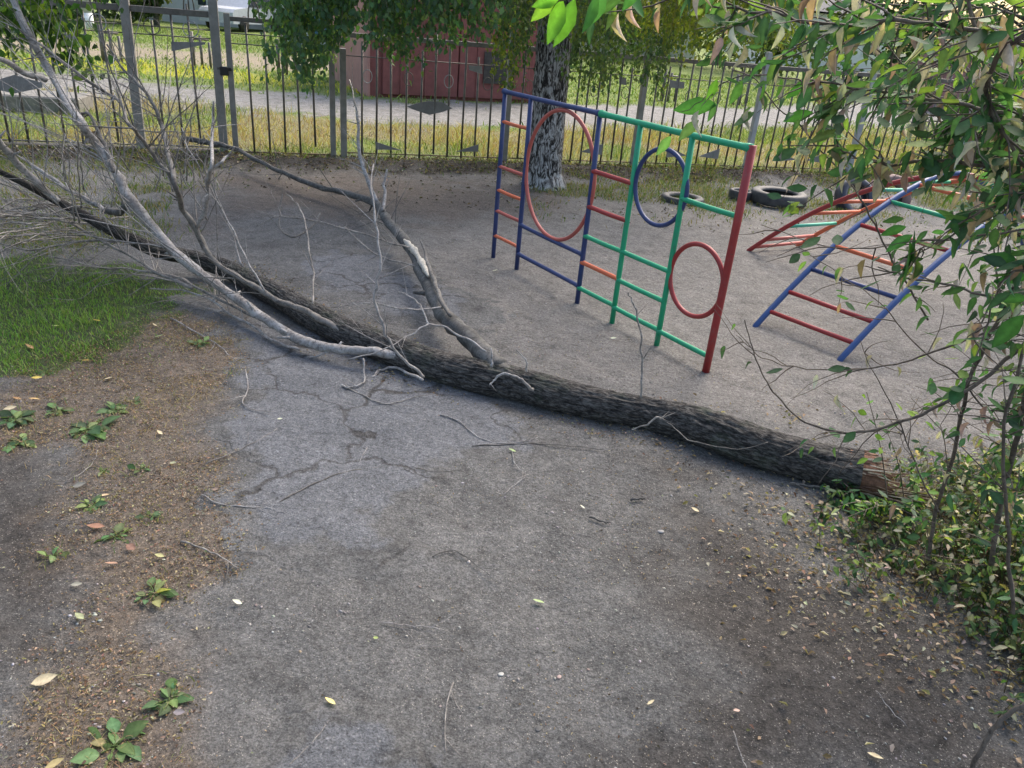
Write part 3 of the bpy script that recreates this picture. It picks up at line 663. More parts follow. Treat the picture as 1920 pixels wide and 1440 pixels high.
# bare wound on that limb
wb = MB(); wp = bpath([(803, 518, 3, 'z', .19), (792, 495, 7, 'z', .19), (786, 484, 5, 'z', .195), (778, 472, 7, 'z', .19), (768, 460, 7, 'z', .195), (758, 450, 3, 'z', .19)])
wb.tube([tuple(q[:3]) for q in smooth_path(wp, 4)], [q[3]*(.7+.35*random.random()) for q in smooth_path(wp, 4)], 8, wob=.2)
wb.build('bare_wood', simple('stripped_wood', (.50, .46, .39), .85, 60, .45), ft)
branch([(708, 380, 5, 'z', .2), (693, 347, 5, 'z', .3), (680, 310, 4, 'z', .42), (673, 283, 4, 'z', .5), (672, 233, 3, 'z', .68), (664, 190, 2, 'z', .82), (655, 150, 1.4, 'z', .95)], M_pale, 8, .3, 1)
branch([(718, 395, 4, 'z', .22), (722, 370, 3.5, 'z', .28), (720, 345, 3, 'z', .35), (726, 318, 2, 'z', .45)], M_pale, 2, .15, 0)
# tall thin sprout
branch([(794, 707, 3.5, 'z', .15), (765, 683, 3.2, 'z', .22), (740, 655, 3, 'z', .30), (720, 620, 3, 'z', .38), (706, 575, 3, 'z', .48), (707, 534, 2.8, 'z', .58), (713, 499, 2.6, 'z', .66), (707, 447, 2.4, 'z', .77), (702, 402, 2.2, 'z', .86), (697, 355, 1.8, 'z', .95), (700, 310, 1.4, 'z', 1.02)], M_pale, 10, .3, 1)
# light twigs near the fork
branch([(911, 659, 2.4, 'z', .24), (868, 632, 2.2, 'z', .27), (827, 610, 2.2, 'z', .30), (803, 607, 2.2, 'z', .31), (790, 580, 1.8, 'z', .36), (779, 562, 1.6, 'z', .38), (747, 548, 1.2, 'z', .38)], M_pale, 3, .15, 0)
branch([(803, 607, 2, 'z', .31), (770, 625, 1.6, 'z', .28), (720, 655, 1.4, 'z', .24), (655, 672, 1.2, 'z', .2)], M_pale, 4, .2, 1)
branch([(830, 578, 2, 'z', .2), (790, 580, 1.8, 'z', .22), (740, 578, 1.5, 'z', .25), (690, 568, 1.2, 'z', .26), (620, 575, 1, 'z', .2)], M_pale, 4, .2, 1)
branch([(768, 464, 2, 'z', .22), (740, 458, 2, 'z', .25), (700, 445, 1.8, 'z', .28), (640, 428, 1.7, 'z', .3), (580, 412, 1.6, 'z', .3), (520, 407, 1.3, 'z', .28), (480, 424, 1, 'z', .2)], M_twig, 9, .35, 1)
branch([(780, 500, 2, 'z', .15), (740, 490, 1.8, 'z', .12), (700, 473, 1.6, 'z', .15), (660, 440, 1.3, 'z', .2), (645, 424, 1, 'z', .22)], M_twig, 4, .2, 1)
branch([(1000, 730, 4, 'z', .2), (985, 718, 3, 'z', .235), (973, 707, 2.6, 'z', .25), (942, 702, 2.6, 'z', .26), (928, 712, 2, 'z', .23), (919, 722, 1.5, 'z', .21)], M_pale, 1, .1, 0)
branch([(988, 697, 2, 'z', .22), (987, 680, 1.8, 'z', .27), (980, 666, 1.4, 'z', .30), (966, 655, 1, 'z', .32)], M_pale)
branch([(922, 688, 3, 'z', .22), (922, 672, 2.4, 'z', .26), (921, 655, 1.6, 'z', .30)], M_pale)
branch([(1202, 746, 2.8, 'z', .17), (1203, 700, 2.4, 'z', .28), (1203, 650, 2.2, 'z', .40), (1195, 590, 2, 'z', .54), (1184, 562, 1.8, 'z', .60), (1178, 548, 1.6, 'z', .63)], M_twig, 2, .12, 0)
branch([(1185, 805, 1.4, 'z', .13), (1215, 795, 2, 'z', .18), (1235, 782, 2, 'z', .21), (1242, 786, 2, 'z', .2)], M_twig, 5, .08, 0, start=.3)
branch([(1250, 792, 1.0, 'z', .18), (1300, 828, 1.1, 'z', .17), (1370, 842, 1.0, 'z', .2), (1440, 830, .8, 'z', .26)], M_mid, 0)
branch([(576, 670, 2, 'z', .02), (610, 662, 2, 'z', .05), (640, 640, 2.4, 'z', .1)], M_pale)
branch([(792, 712, 3, 'z', .10), (760, 697, 3, 'z', .04), (735, 690, 2.8, 'z', .03), (715, 694, 2.4, 'z', .02), (695, 706, 2, 'z', .015)], M_pale, 1, .1, 0)
branch([(680, 672, 2.2, 'z', .09), (683, 700, 2, 'z', .03), (678, 718, 2, 'z', .02), (655, 728, 1.8, 'z', .015), (640, 722, 1.3, 'z', .02)], M_pale, 2, .12, 0)
# limbs of the crown at far left
branch([(110, 378, 6, 'z', .46), (75, 347, 8, 'z', .56), (37, 310, 8, 'z', .68), (0, 270, 8, 'z', .82), (-50, 225, 7, 'z', .98)], M_pale, 14, .6, 2, start=.1)
branch([(205, 392, 10, 'z', .34), (222, 398, 8, 'z', .40), (240, 385, 8, 'z', .50)], M_dark, nd=12)
branch([(200, 396, 6, 'z', .33), (170, 378, 5, 'z', .36), (130, 357, 4.5, 'z', .42), (85, 325, 4, 'z', .5), (40, 296, 3, 'z', .58)], M_pale, 10, .4, 1)
branch([(85, 150, 6, 'Y', 5.85), (50, 137, 6, 'Y', 5.7), (0, 110, 6, 'Y', 5.5), (-60, 80, 5, 'Y', 5.3)], M_pale, 6, .4, 1)
branch([(212, 322, 4, 'z', .70), (205, 295, 5, 'z', .76), (190, 260, 4, 'z', .84), (172, 220, 3.5, 'z', .95), (157, 213, 3, 'z', .96), (155, 235, 2, 'z', .9)], M_mid, 4, .2, 0)
branch([(360, 540, 4, 'z', .10), (300, 515, 3.6, 'z', .14), (240, 478, 3.2, 'z', .2), (170, 440, 3, 'z', .26), (110, 405, 2.4, 'z', .34), (40, 360, 2, 'z', .44), (-30, 330, 1.6, 'z', .55)], M_twig, 26, .6, 2, (-.5, 0, 0), start=.1)
branch([(470, 590, 4, 'z', .05), (420, 566, 3.6, 'z', .07), (370, 540, 3.2, 'z', .1), (330, 520, 2.8, 'z', .12), (250, 505, 2.2, 'z', .15), (180, 500, 1.8, 'z', .18), (90, 478, 1.4, 'z', .25)], M_twig, 22, .55, 2, (-.5, .1, 0), start=.1)
branch([(560, 655, 3, 'z', .05), (520, 640, 2.6, 'z', .03), (470, 610, 2.4, 'z', .03), (430, 588, 2.2, 'z', .04), (390, 560, 2, 'z', .06), (340, 545, 1.6, 'z', .07), (280, 540, 1.2, 'z', .08)], M_pale, 10, .35, 1, (-.4, 0, 0), start=.2)
branch([(200, 425, 4, 'z', .28), (130, 385, 3, 'z', .36), (60, 395, 2.4, 'z', .34), (0, 410, 2, 'z', .32), (-40, 420, 1.6, 'z', .3)], M_twig, 18, .5, 2, (-.4, 0, .1), start=.1)
branch([(250, 455, 4, 'z', .22), (190, 450, 3, 'z', .24), (120, 458, 2.4, 'z', .22), (60, 470, 2, 'z', .2), (0, 455, 1.6, 'z', .26)], M_twig, 18, .5, 2, (-.4, 0, .1), start=.1)
branch([(497, 548, 2.4, 'z', .25), (470, 500, 2.2, 'z', .36), (445, 450, 2, 'z', .47), (420, 400, 1.9, 'z', .6), (395, 355, 1.7, 'z', .72), (360, 290, 1.4, 'z', .93), (340, 240, 1.1, 'Y', 5.4)], M_pale, 6, .35, 1)
branch([(455, 500, 2.2, 'z', .15), (435, 440, 2, 'z', .32), (412, 380, 1.8, 'z', .52), (385, 320, 1.5, 'z', .72), (370, 290, 1.2, 'z', .82)], M_pale, 5, .3, 1)
branch([(586, 570, 2, 'z', .2), (588, 520, 2, 'z', .25), (580, 470, 2, 'z', .36), (568, 405, 1.9, 'z', .5), (550, 375, 1.5, 'z', .56), (535, 360, 1.1, 'z', .6)], M_twig, 3, .25, 0)
branch([(600, 400, 2, 'z', .15), (590, 420, 2.4, 'z', .1), (560, 442, 2.6, 'z', .06), (545, 443, 2.2, 'z', .06), (526, 428, 2, 'z', .1), (524, 390, 1.8, 'z', .2), (530, 365, 1.3, 'z', .28)], M_mid, 3, .2, 0)
# far-left bunch of fine twigs
for q in range(22):
    x0, y0 = random.uniform(40, 260), random.uniform(370, 450); z0 = .55-.0016*x0+.05
    dx = random.uniform(150, 330); dy = random.uniform(-130, 110)
    rows = [(x0-dx*t, y0+dy*t*t+random.uniform(-6, 6), 1.9*(1-.6*t), 'z', max(.03, z0+t*random.uniform(-.1, .35))) for t in (0, .25, .5, .75, 1)]
    branch(rows, M_twig, 5, .4, 1, (-.4, 0, 0), start=.1, nd=5)
for q in range(22):
    x0, y0 = random.uniform(100, 400), random.uniform(300, 430); z0 = .45+.001*(430-y0)*2
    dx = random.uniform(-60, 120); dy = random.uniform(90, 210)
    rows = [(x0-dx*t, y0-dy*t, 1.8*(1-.6*t), 'z', min(1.25, z0+dy*t*.0034)) for t in (0, .25, .5, .75, 1)]
    branch(rows, random.choice([M_twig, M_pale]), 5, .3, 1, start=.1, nd=5)

# ================================================================== PLAY EQUIPMENT
P_BLUE = paint('blue_paint', (.014, .034, .13)); P_GREEN = paint('green_paint', (.004, .31, .145)); P_RED = paint('red_paint', (.30, .022, .022))
P_ORANGE = paint('orange_paint', (.60, .13, .05)); P_LRED = paint('worn_red_paint', (.42, .09, .07)); P_BLUE2 = paint('bright_blue_paint', (.018, .062, .20)); P_TEAL = paint('pale_green_paint', (.06, .42, .28))
F0 = np.array([-.25, 5.77]); F1 = np.array([1.075, 3.92]); FD = (F1-F0)/np.linalg.norm(F1-F0)
def fr(s, z): return (F0[0]+FD[0]*s, F0[1]+FD[1]*s, z)
cf = empty('climbing_frame', fr(0, 0), 'flat upright climbing frame of blue, green and red pipes with three hoops', 'climbing frame')
SS = [.03, .355, 1.09, 1.455, 1.865, 2.265]; PC = [P_BLUE, P_BLUE, P_BLUE, P_GREEN, P_GREEN, P_RED]
for i, (s, c_) in enumerate(zip(SS, PC)):
    mb = MB(); r = .021 if i == 5 else .0165; top = 1.2
    mb.tube([fr(s+.0, -.1), fr(s, .3), fr(s, .8), fr(s-(.004 if i else 0), top if i != 5 else 1.215)], r, 16); mb.build('post', c_, cf)
def pipe(name, s0, z0, s1, z1, c_, r=.0145):
    mb = MB(); a, b = fr(s0, z0), fr(s1, z1)
    n_ = 9; bend = random.uniform(-.004, .002); T_ = [0, .02, .05, .3, .5, .7, .95, .98, 1]
    mb.tube([tuple(a[i]+(b[i]-a[i])*t+(0, 0, bend*math.sin(math.pi*t))[i] for i in range(3)) for t in T_], [r*k for k in (1.3, 1.28, 1, 1, 1, 1, 1, 1.28, 1.3)], 14); mb.build(name, c_, cf)
pipe('top_rail', .012, 1.2, 1.09, 1.2, P_BLUE, .016); pipe('top_rail', 1.091, 1.2, 2.26, 1.2, P_GREEN, .0175)
for z, c_ in ((1.0, P_ORANGE), (.685, P_LRED), (.515, P_ORANGE), (.36, P_LRED), (.17, P_ORANGE)): pipe('rung', SS[0], z, SS[1], z, c_, .012)
for z in (.335, .12): pipe('rung', SS[1], z, SS[2], z-.01, P_BLUE)
for z, c_ in ((.86, P_RED), (.64, P_RED), (.45, P_GREEN), (.275, P_ORANGE), (.10, P_GREEN)): pipe('rung', SS[2], z, SS[3], z, c_)
for z in (.45, .27, .09): pipe('rung', SS[3], z, SS[4], z, P_GREEN)
for z in (.865, .085): pipe('rung', SS[4], z, SS[5], z, P_GREEN)
def hoop(sc, zc, rs, rz, c_, r=.012, off=.0):
    mb = MB(); nrm = Vector((-FD[1], FD[0], 0))*off
    mb.tube([Vector(fr(sc+rs*math.cos(a), zc+rz*math.sin(a)))+nrm for a in np.linspace(0, 2*math.pi, 64, endpoint=False)], r, 12, closed=True); mb.build('hoop', c_, cf)
hoop(.735, .755, .372, .415, P_LRED, .013, .004); hoop(1.68, .885, .205, .21, P_BLUE, .013, .004); hoop(2.065, .46, .195, .2, P_RED, .0135, .004)
# cross of two arched ladders
DC = Vector((3.2, 5.52, 0))
ar = empty('arched_climber', DC, 'low arched climber of blue, red and orange curved rails with painted rungs behind leaves', 'climbing arch')
def arch_z(s): # s 0..1.6 .. 3.2
    t = s/1.62; t = min(t, 2-t) if t > 1 else t; t = max(0, t)
    return .95*(1-(1-t)**1.75)
def ladder(A, B, ang, ca, cb, rungs, rr=.019):
    A = Vector((*A, 0)); B = Vector((*B, 0)); D = Vector((math.cos(R_(ang)), math.sin(R_(ang)), 0))
    f = lambda P, s, k=1.0: P+D*s+Vector((0, 0, arch_z(s)*k))
    for P, c_, k in ((A, ca, 1.0), (B, cb, .97)):
        mb = MB(); mb.tube([P+D*-.03+Vector((0, 0, -.06))]+[f(P, s, k) for s in np.linspace(0, 3.24, 40)]+[P+D*3.27+Vector((0, 0, -.06))], rr, 16); mb.build('rail', c_, ar)
    for s, c_ in rungs:
        mb = MB(); mb.tube([f(A, s), f(B, s, .97)], .0145, 12); mb.build('rung', c_, ar)
ladder((1.55, 4.74), (1.95, 4.29), 31, P_BLUE2, P_BLUE2, [(.09, P_RED), (.22, P_RED), (.38, P_BLUE), (.56, P_ORANGE), (.75, P_RED), (1.0, P_GREEN), (1.25, P_ORANGE), (2.0, P_GREEN), (2.25, P_RED), (2.5, P_ORANGE), (2.75, P_RED), (3.0, P_RED)])
ladder((1.96, 6.65), (2.5, 7.0), -46, P_RED, P_ORANGE, [(.04, P_LRED), (.13, P_LRED), (.30, P_TEAL), (.48, P_ORANGE), (.66, P_ORANGE), (.88, P_TEAL), (1.1, P_GREEN), (1.3, P_ORANGE), (2.0, P_GREEN), (2.3, P_RED), (2.6, P_ORANGE), (2.9, P_RED)])

# ================================================================== TYRES
mt, n, l, p = mat('tyre_rubber'); M_rub = mt
tc = n.new('ShaderNodeTexCoord').outputs['Object']; f = noise_(n, l, tc, 9, 8, .7)
l.new(ramp(n, l, f, [(.35, (.028, .028, .031)), (.65, (.085, .083, .085))]), p.inputs['Base Color']); p.inputs['Roughness'].default_value = .62
bump(n, l, p, noise_(n, l, tc, 80, 5), .4, .003)
def tyre(c, R0, wdt, label, tilt=(0, 0, 0), mat_=None, sink=0.0):
    prof = [(.60, -.28), (.66, -.44), (.80, -.5), (.93, -.46), (.985, -.36), (1, -.12), (1, .12), (.985, .36), (.93, .46), (.80, .5), (.66, .44), (.60, .28), (.63, .2), (.86, .38), (.93, .1), (.93, -.1), (.86, -.38), (.63, -.2)]
    ns = 72; V = []; Fs = []
    for i in range(ns):
        a = 2*math.pi*i/ns
        for j, (r, z) in enumerate(prof):
            tr = 1-.022*((i % 2 == 0) and 4 <= j <= 7)
            V.append((R0*r*tr*math.cos(a), R0*r*tr*math.sin(a), z*wdt))
    m_ = len(prof)
    for i in range(ns):
        for j in range(m_): Fs.append((i*m_+j, ((i+1) % ns)*m_+j, ((i+1) % ns)*m_+(j+1) % m_, i*m_+(j+1) % m_))
    me = bpy.data.meshes.new('tyre'); me.from_pydata(V, [], Fs); me.polygons.foreach_set('use_smooth', [True]*len(Fs)); me.update()
    o = link('tyre', me, mat_ or M_rub); o.location = (c[0], c[1], wdt/2-sink if tilt == (0, 0, 0) else c[2]); o.rotation_euler = tilt
    return tag(o, label, 'tyre', 'old tyres laid on the ground')
P = at(1456, 372, .0); tyre(at(1457, 381), .315, .14, 'large black tyre lying flat right of the red end post')
tyre(at(1279, 376), .235, .14, 'half buried grey tyre seen through the blue hoop', sink=.085)
tyre(at(1388, 372), .14, .12, 'small dark tyre half hidden behind the red end post', sink=.02)
c_ = at(1597, 392); tyre((c_[0], c_[1], .12), .24, .16, 'glossy dark tyre standing half sunk behind the arched climber', (R_(62), 0, R_(20)), simple('glossy_rubber', (.035, .036, .05), .3, 10, .4))
c_ = at(1660, 380); tyre((c_[0], c_[1], .04), .30, .18, 'faded brownish pink tyre standing half sunk behind the arched climber', (R_(88), 0, R_(12)), simple('faded_rubber', (.20, .135, .125), .8, 10, .3))

# ================================================================== FENCE AND GATE
FV = Vector((1, .333, 0)).normalized(); FP = Vector((0, 9.83, 0)); FN = Vector((-FV.y, FV.x, 0))
def fp(x, y):
    d = ray(x, y); nrm = np.array(FN); t = (nrm@(np.array(FP)-CP))/(nrm@d); q = CP+d*t; return float((q-np.array(FP))@np.array(FV)), float(q[2])
def FQ(s, z, off=0): return FP+FV*s+FN*off+Vector((0, 0, z))
M_fence = simple('fence_steel', (.125, .115, .100), .5, 14, .4, .3); M_fence2 = simple('fence_post_grey', (.24, .23, .21), .6, 9, .25, .2); M_plate = simple('fence_plate_grey', (.22, .215, .21), .6, 8, .25, .2)
M_rust = simple('rusty_steel', (.15, .10, .065), .8, 20, .5)
M_white = simple('whitened_steel', (.33, .34, .34), .6, 10, .2)
def fbox(name, s0, s1, z0, z1, th, m_, par, off=0, bev=.003):
    mb = MB(); mb.box(FQ((s0+s1)/2, (z0+z1)/2, off), (abs(s1-s0), th, z1-z0), FV, bev); return mb.build(name, m_, par, smooth=False)
def ftube(name, pts, r, m_, par, n_=8, closed=False):
    mb = MB(); mb.tube([FQ(*q) for q in pts], r, n_, closed=closed); return mb.build(name, m_, par)
def fplate(name, pts, par, m_=None, th=.004, off=-.012):
    """flat steel plate, outline given in photo pixels on the fence plane"""
    q = [fp(*t) for t in pts]; mb = MB(); k = len(q)
    vs = [FQ(s, z, off) for s, z in q]+[FQ(s, z, off-th) for s, z in q]
    fs = [tuple(range(k-1, -1, -1)), tuple(range(k, 2*k))]+[(i, (i+1) % k, k+(i+1) % k, k+i) for i in range(k)]
    mb.add(vs, fs); return mb.build(name, m_ or M_plate, par, smooth=False)
def bars(par, s0, s1, step, z0, z1, m_=None, skip=()):
    n_ = max(1, round((s1-s0)/step)); base_ = None
    for i in range(1, n_):
        s = s0+(s1-s0)*i/n_
        if base_ is None:
            mb = MB(); mb.tube([FQ(0, z0), FQ(0, z1)], .0118, 8); base_ = mb.build('bar', m_ or M_fence, par); o = base_
            me0 = base_.data
        else:
            o = base_.copy(); COL.objects.link(o); o.parent = par
        o.location = -Vector(par.location)+FV*s
        o.rotation_euler = (random.uniform(-.012, .012), random.uniform(-.012, .012), 0)
# --- left fence
SL, SG0, SG1, SR = -4.44, -3.60, -3.48, -2.42
fl = empty('metal_fence', FQ(-7, 0), 'grey steel bar fence left of the gate behind the fallen branches, with bow plate', 'fence')
for s in (-9.6, -7.1): fbox('post', s-.045, s+.045, -.1, 1.62, .09, M_fence2, fl)
fbox('post', SL-.045, SL+.045, -.1, 1.68, .09, M_fence2, fl); fbox('post', SG0-.05, SG0+.04, -.1, 1.72, .09, M_fence2, fl)
for a, b in ((-9.55, -7.15), (-7.05, SL-.05), (SL+.05, SG0-.055)):
    fbox('top_rail', a, b, 1.40, 1.46, .05, M_fence, fl); 
    ftube('cross_rod', [(a, 1.20, .0), (b, 1.20, .0)], .006, M_fence, fl); ftube('cross_rod', [(a, 1.28, .0), (b, 1.28, .0)], .005, M_fence, fl); ftube('cross_rod', [(a, .10, 0), (b, .10, 0)], .008, M_fence, fl)
    bars(fl, a, b, .168, .02, 1.42)
    k = max(1, round((b-a)/.42))
    for i in range(k):
        sc = a+(b-a)*(i+.5)/k
        ftube('ring', [(sc+.075*math.cos(t), 1.28+.075*math.sin(t), -.014) for t in np.linspace(0, 6.28, 20, endpoint=False)], .0055, M_white if i % 2 else M_fence, fl, 6, True)
        ftube('arch', [(sc+.05*math.cos(t), 1.46+.16*math.sin(t), 0) for t in np.linspace(0, math.pi, 10)], .007, M_fence, fl, 6)
        ftube('arch_pin', [(sc, 1.46, 0), (sc, 1.70, 0)], .007, M_fence, fl, 6)
fplate('pennant_plate', [(321, 78), (322, 96), (385, 83), (385, 79)], fl); fplate('pennant_plate', [(90, 62), (163, 64), (166, 84), (130, 76)], fl)
fplate('bow_plate', [(-25, 142), (0, 148), (28, 140), (80, 155), (80, 164), (28, 175), (0, 169), (-25, 174)], fl)
fplate('pennant_plate', [(160, 250), (185, 243), (190, 262), (160, 264)], fl, M_rust)
M_conc = simple('old_concrete', (.20, .19, .17), .9, 10, .35)
fbox('plinth', -9.6, SG0-.06, -.12, .075, .16, simple('dark_plinth', (.075, .068, .058), .95, 8, .4), fl, bev=.015)
# --- gate
gt = empty('metal_gate', FQ(SG1, 0), 'narrow steel bar gate with hooped top and black padlock, standing behind the dead branches', 'gate')
fbox('stile', SG1-.03, SG1+.03, .02, 1.46, .05, M_fence2, gt); fbox('stile', SR-.03, SR+.03, .02, 1.40, .05, M_fence2, gt)
fbox('top_rail', SG1+.032, SR-.032, 1.385, 1.43, .045, M_fence, gt)
for z in (1.17, 1.27): ftube('cross_rod', [(SG1, z, 0), (SR, z, 0)], .006, M_fence, gt)
ftube('cross_rod', [(SG1, .06, 0), (SR, .06, 0)], .009, M_rust, gt); bars(gt, SG1+.03, SR-.03, .165, .03, 1.40)
for sc in (SG1+.27, SG1+.75):
    ftube('arch', [(sc+.055*math.cos(t), 1.43+.17*math.sin(t), 0) for t in np.linspace(0, math.pi, 12)], .008, M_fence, gt, 6); ftube('arch_pin', [(sc, 1.4, 0), (sc, 1.66, 0)], .008, M_fence, gt, 6)
_, zl = fp(431, 133); mb = MB(); mb.box(FQ((SG0+SG1)/2+.0, zl, -.05), (.085, .05, .09), FV, .008); mb.box(FQ((SG0+SG1)/2, zl+.02, -.035), (.15, .02, .03), FV, .004)
mb.build('padlock', simple('black_lock', (.012, .012, .014), .45, 20, .3), gt, smooth=False)
# --- right fence
f2 = empty('metal_fence', FQ(0, 0), 'long grey steel bar fence behind the birch trunk and climbing frame', 'fence')
posts = [-2.30, -.37, 1.37, 3.05, 4.72, 6.6, 8.6]
for i, s in enumerate(posts):
    fbox('post', s-.034, s+.034, -.1, 1.20 if i == 0 else 1.52, .07, M_white if i >= 3 else M_fence2, f2)
for i, (a, b) in enumerate(zip(posts[:-1], posts[1:])):
    a, b = a+.036, b-.036; fbox('top_rail', a, b, 1.315, 1.365, .045, M_fence2 if i < 2 else M_fence, f2)
    for z in (1.13, ): ftube('cross_rod', [(a, z, 0), (b, z, 0)], .0055, M_fence, f2)
    ftube('cross_rod', [(a, .09, 0), (b, .09, 0)], .007, M_rust, f2); bars(f2, a, b, .162 if i < 1 else .142, .0, 1.32)
    for k in range(4):
        sc = a+(b-a)*(k+.5)/4
        ftube('ring', [(sc+.052*math.cos(t), .93+.07*math.sin(t), -.013) for t in np.linspace(0, 6.28, 18, endpoint=False)], .005, M_white if (i < 1 and k % 2 == 0) else M_fence, f2, 6, True)
    if i:
        for s0, d_ in ((a+.42, 1), (b-.42, -1)):
            q = [(s0, .17), (s0, .31), (s0+d_*.30, .20)]
            mb = MB(); mb.add([FQ(s, z, -.013) for s, z in q]+[FQ(s, z, -.017) for s, z in q], [(2, 1, 0), (3, 4, 5), (0, 1, 4, 3), (1, 2, 5, 4), (2, 0, 3, 5)]); mb.build('pennant_plate', M_plate, f2, smooth=False)
fplate('pennant_plate', [(703, 265), (704, 280), (752, 281)], f2); fplate('pennant_plate', [(853, 284), (897, 270), (896, 284)], f2)
fplate('bow_plate', [(762, 200), (779, 194), (802, 189), (828, 191), (848, 203), (828, 210), (805, 215), (780, 207)], f2)
fplate('pennant_plate', [(878, 122), (903, 124), (904, 139), (879, 131)], f2, M_white); fplate('pennant_plate', [(1160, 143), (1173, 146), (1174, 160), (1160, 157)], f2)
fplate('pennant_plate', [(1255, 150), (1283, 154), (1281, 166), (1255, 164)], f2)

# ================================================================== TREES
def tube_tree(name, rows, mat_, parent, nseg=48, amp=.06, vf=5): 
    return big_tube(smooth_path(rows, 10), nseg, name, mat_, parent, amp, vf)[0]
mt, n, l, p = mat('birch_bark'); M_birch = mt
uv = n.new('ShaderNodeTexCoord').outputs['UV']
mp = N(n, 'ShaderNodeMapping'); mp.inputs['Scale'].default_value = (17, 4.2, 1); l.new(uv, mp.inputs[0])
f = noise_(n, l, mp.outputs[0], 1.9, 9, .66, 1.6)
mp2 = N(n, 'ShaderNodeMapping'); mp2.inputs['Scale'].default_value = (5, 2.2, 1); l.new(uv, mp2.inputs[0])
f_ = noise_(n, l, mp2.outputs[0], 1.5, 5, .6)
c = ramp(n, l, math_(n, l, 'ADD', math_(n, l, 'MULTIPLY', f, .8), math_(n, l, 'MULTIPLY', f_, .2)), [(.43, (.014, .012, .011)), (.475, (.07, .062, .056)), (.51, (.25, .24, .23)), (.56, (.48, .47, .455))])
l.new(c, p.inputs['Base Color']); p.inputs['Roughness'].default_value = .9; bump(n, l, p, f, .9, .03)
bb = at(1018, 347)
bt = empty('birch_tree', (bb[0], bb[1], 0), 'birch tree with black and white bark and drooping leafy curtains behind the frame', 'tree')
rows = [(bb[0], bb[1], -.1, .30), (bb[0], bb[1], .03, .245), (bb[0]-.01, bb[1], .14, .20), (bb[0]-.015, bb[1], .35, .182), (bb[0]-.02, bb[1], .9, .178), (bb[0]-.03, bb[1], 1.5, .172), (bb[0]-.05, bb[1]+.05, 2.6, .15), (bb[0], bb[1]+.1, 4, .12), (bb[0]+.1, bb[1]+.1, 6, .08), (bb[0]+.1, bb[1], 8, .03)]
tube_tree('trunk', rows, M_birch, bt, 60, .14, 4)
tv1, tf1 = leaf_s(.62, .12, .15)
bl = MB(); LP = []; LD = []; LC = []
def hang(x, y, ztop, zlow, dark, mb, step=.022, sway=.09, r=.0022):
    """one drooping birch string with leaves"""
    p0 = np.array([x, y, ztop]); n_ = max(3, int((ztop-zlow)/.07)); pts = []; dx, dy = rng.normal(0, sway), rng.normal(0, sway)
    for i in range(n_+1):
        t = i/n_; pts.append((x+dx*t+.02*math.sin(t*7+x*9), y+dy*t+.02*math.cos(t*6+y*5), ztop+(zlow-ztop)*t))
    mb.tube(pts, [r*(1-.6*i/n_) for i in range(n_+1)], 3, caps=False)
    P = np.array(pts); L = ztop-zlow; k = int(L/step); tt = rng.random(k)**.85*n_
    i0 = np.minimum(tt.astype(int), n_-1); fr_ = (tt-i0)[:, None]; q = P[i0]*(1-fr_)+P[i0+1]*fr_
    q = q+rng.normal(0, .03, (k, 3)); LP.append(q); LC.append(np.full(k, dark))
lowpts = [(480, 40), (505, 95), (520, 120), (545, 150), (560, 185), (585, 175), (610, 130), (640, 95), (660, 90), (700, 85), (740, 115), (770, 140), (800, 105), (830, 100), (860, 90), (900, 75), (930, 80), (950, 190), (975, 150), (990, 80), (1040, 80), (1060, 150), (1075, 190), (1110, 175), (1130, 185), (1150, 150), (1180, 120), (1205, 175), (1230, 190), (1255, 150), (1290, 120), (1330, 110), (1370, 110), (1410, 100), (1450, 110), (1480, 90)]
lx = [a for a, b in lowpts]; ly = [b for a, b in lowpts]
for k in range(720):
    px = rng.uniform(485, 1480) if k < 500 else rng.uniform(930, 1480); left = px < 935
    Yd = rng.uniform(7.0, 8.6) if left else rng.uniform(7.8, 10.6)
    low = np.interp(px, lx, ly)
    py = low-abs(rng.normal(0, 45)) if rng.random() < .62 else rng.uniform(-30, low*.7)
    q = pd(px, py, Yd); ztop = q[2]+rng.uniform(.5, 1.3)
    hang(q[0]+0, q[1], max(ztop, 2.2), q[2], (0.0 if left else 1.0), bl, step=.017 if left else .022)
# denser bulk of the crown
LPc = np.concatenate(LP); LCc = np.concatenate(LC)
k2 = 9000; a = rng.uniform(0, 6.28, k2); rr = 3.3*np.sqrt(rng.random(k2)); zz = rng.uniform(2.3, 7.5, k2); keep = vnoise(a*3+zz, rr*1.5, 1.2, 77, 3) > .45
up = np.stack([bb[0]+rr*np.cos(a)*(1-(zz-2)/9), bb[1]+rr*np.sin(a)*(1-(zz-2)/9)*.8, zz], 1)[keep]
def leaves(P, size, palette, droop=.9, name='crown', parent=None, mat_=None, tmpl=None, jit=.2):
    k = len(P); t_v, t_f = tmpl or (tv1, tf1)
    M = rotm(rng.uniform(0, 6.28, k), rng.normal(droop, .5, k), rng.normal(0, .8, k))
    return batch(t_v, t_f, P, M, size*rng.uniform(.6, 1.25, k), palette)
dk = LCc < .5; PA = LPc[dk]; PB = LPc[~dk]
cA = pal([(.08, .15, .08), (.085, .165, .07), (.11, .20, .08), (.16, .24, .07)], len(PA), .25, [.35, .3, .2, .15])
cl = vnoise(PB[:, 0], PB[:, 2], 1.6, 80, 2); cB = np.where((cl+rng.normal(0, .12, len(PB)) > .52)[:, None], pal([(.16, .20, .035), (.22, .25, .045), (.12, .16, .03)], len(PB), .2), pal([(.055, .10, .045), (.085, .14, .05), (.12, .17, .055)], len(PB), .25))
parts = [leaves(PA, .062, cA), leaves(PB, .05, cB), leaves(up, .10, pal([(.05, .10, .03), (.09, .14, .035)], len(up)))]
V, Fs, T = merge(parts); npmesh('crown', V, Fs, M_leaf, bt, tint=T)
bl_limbs = MB()
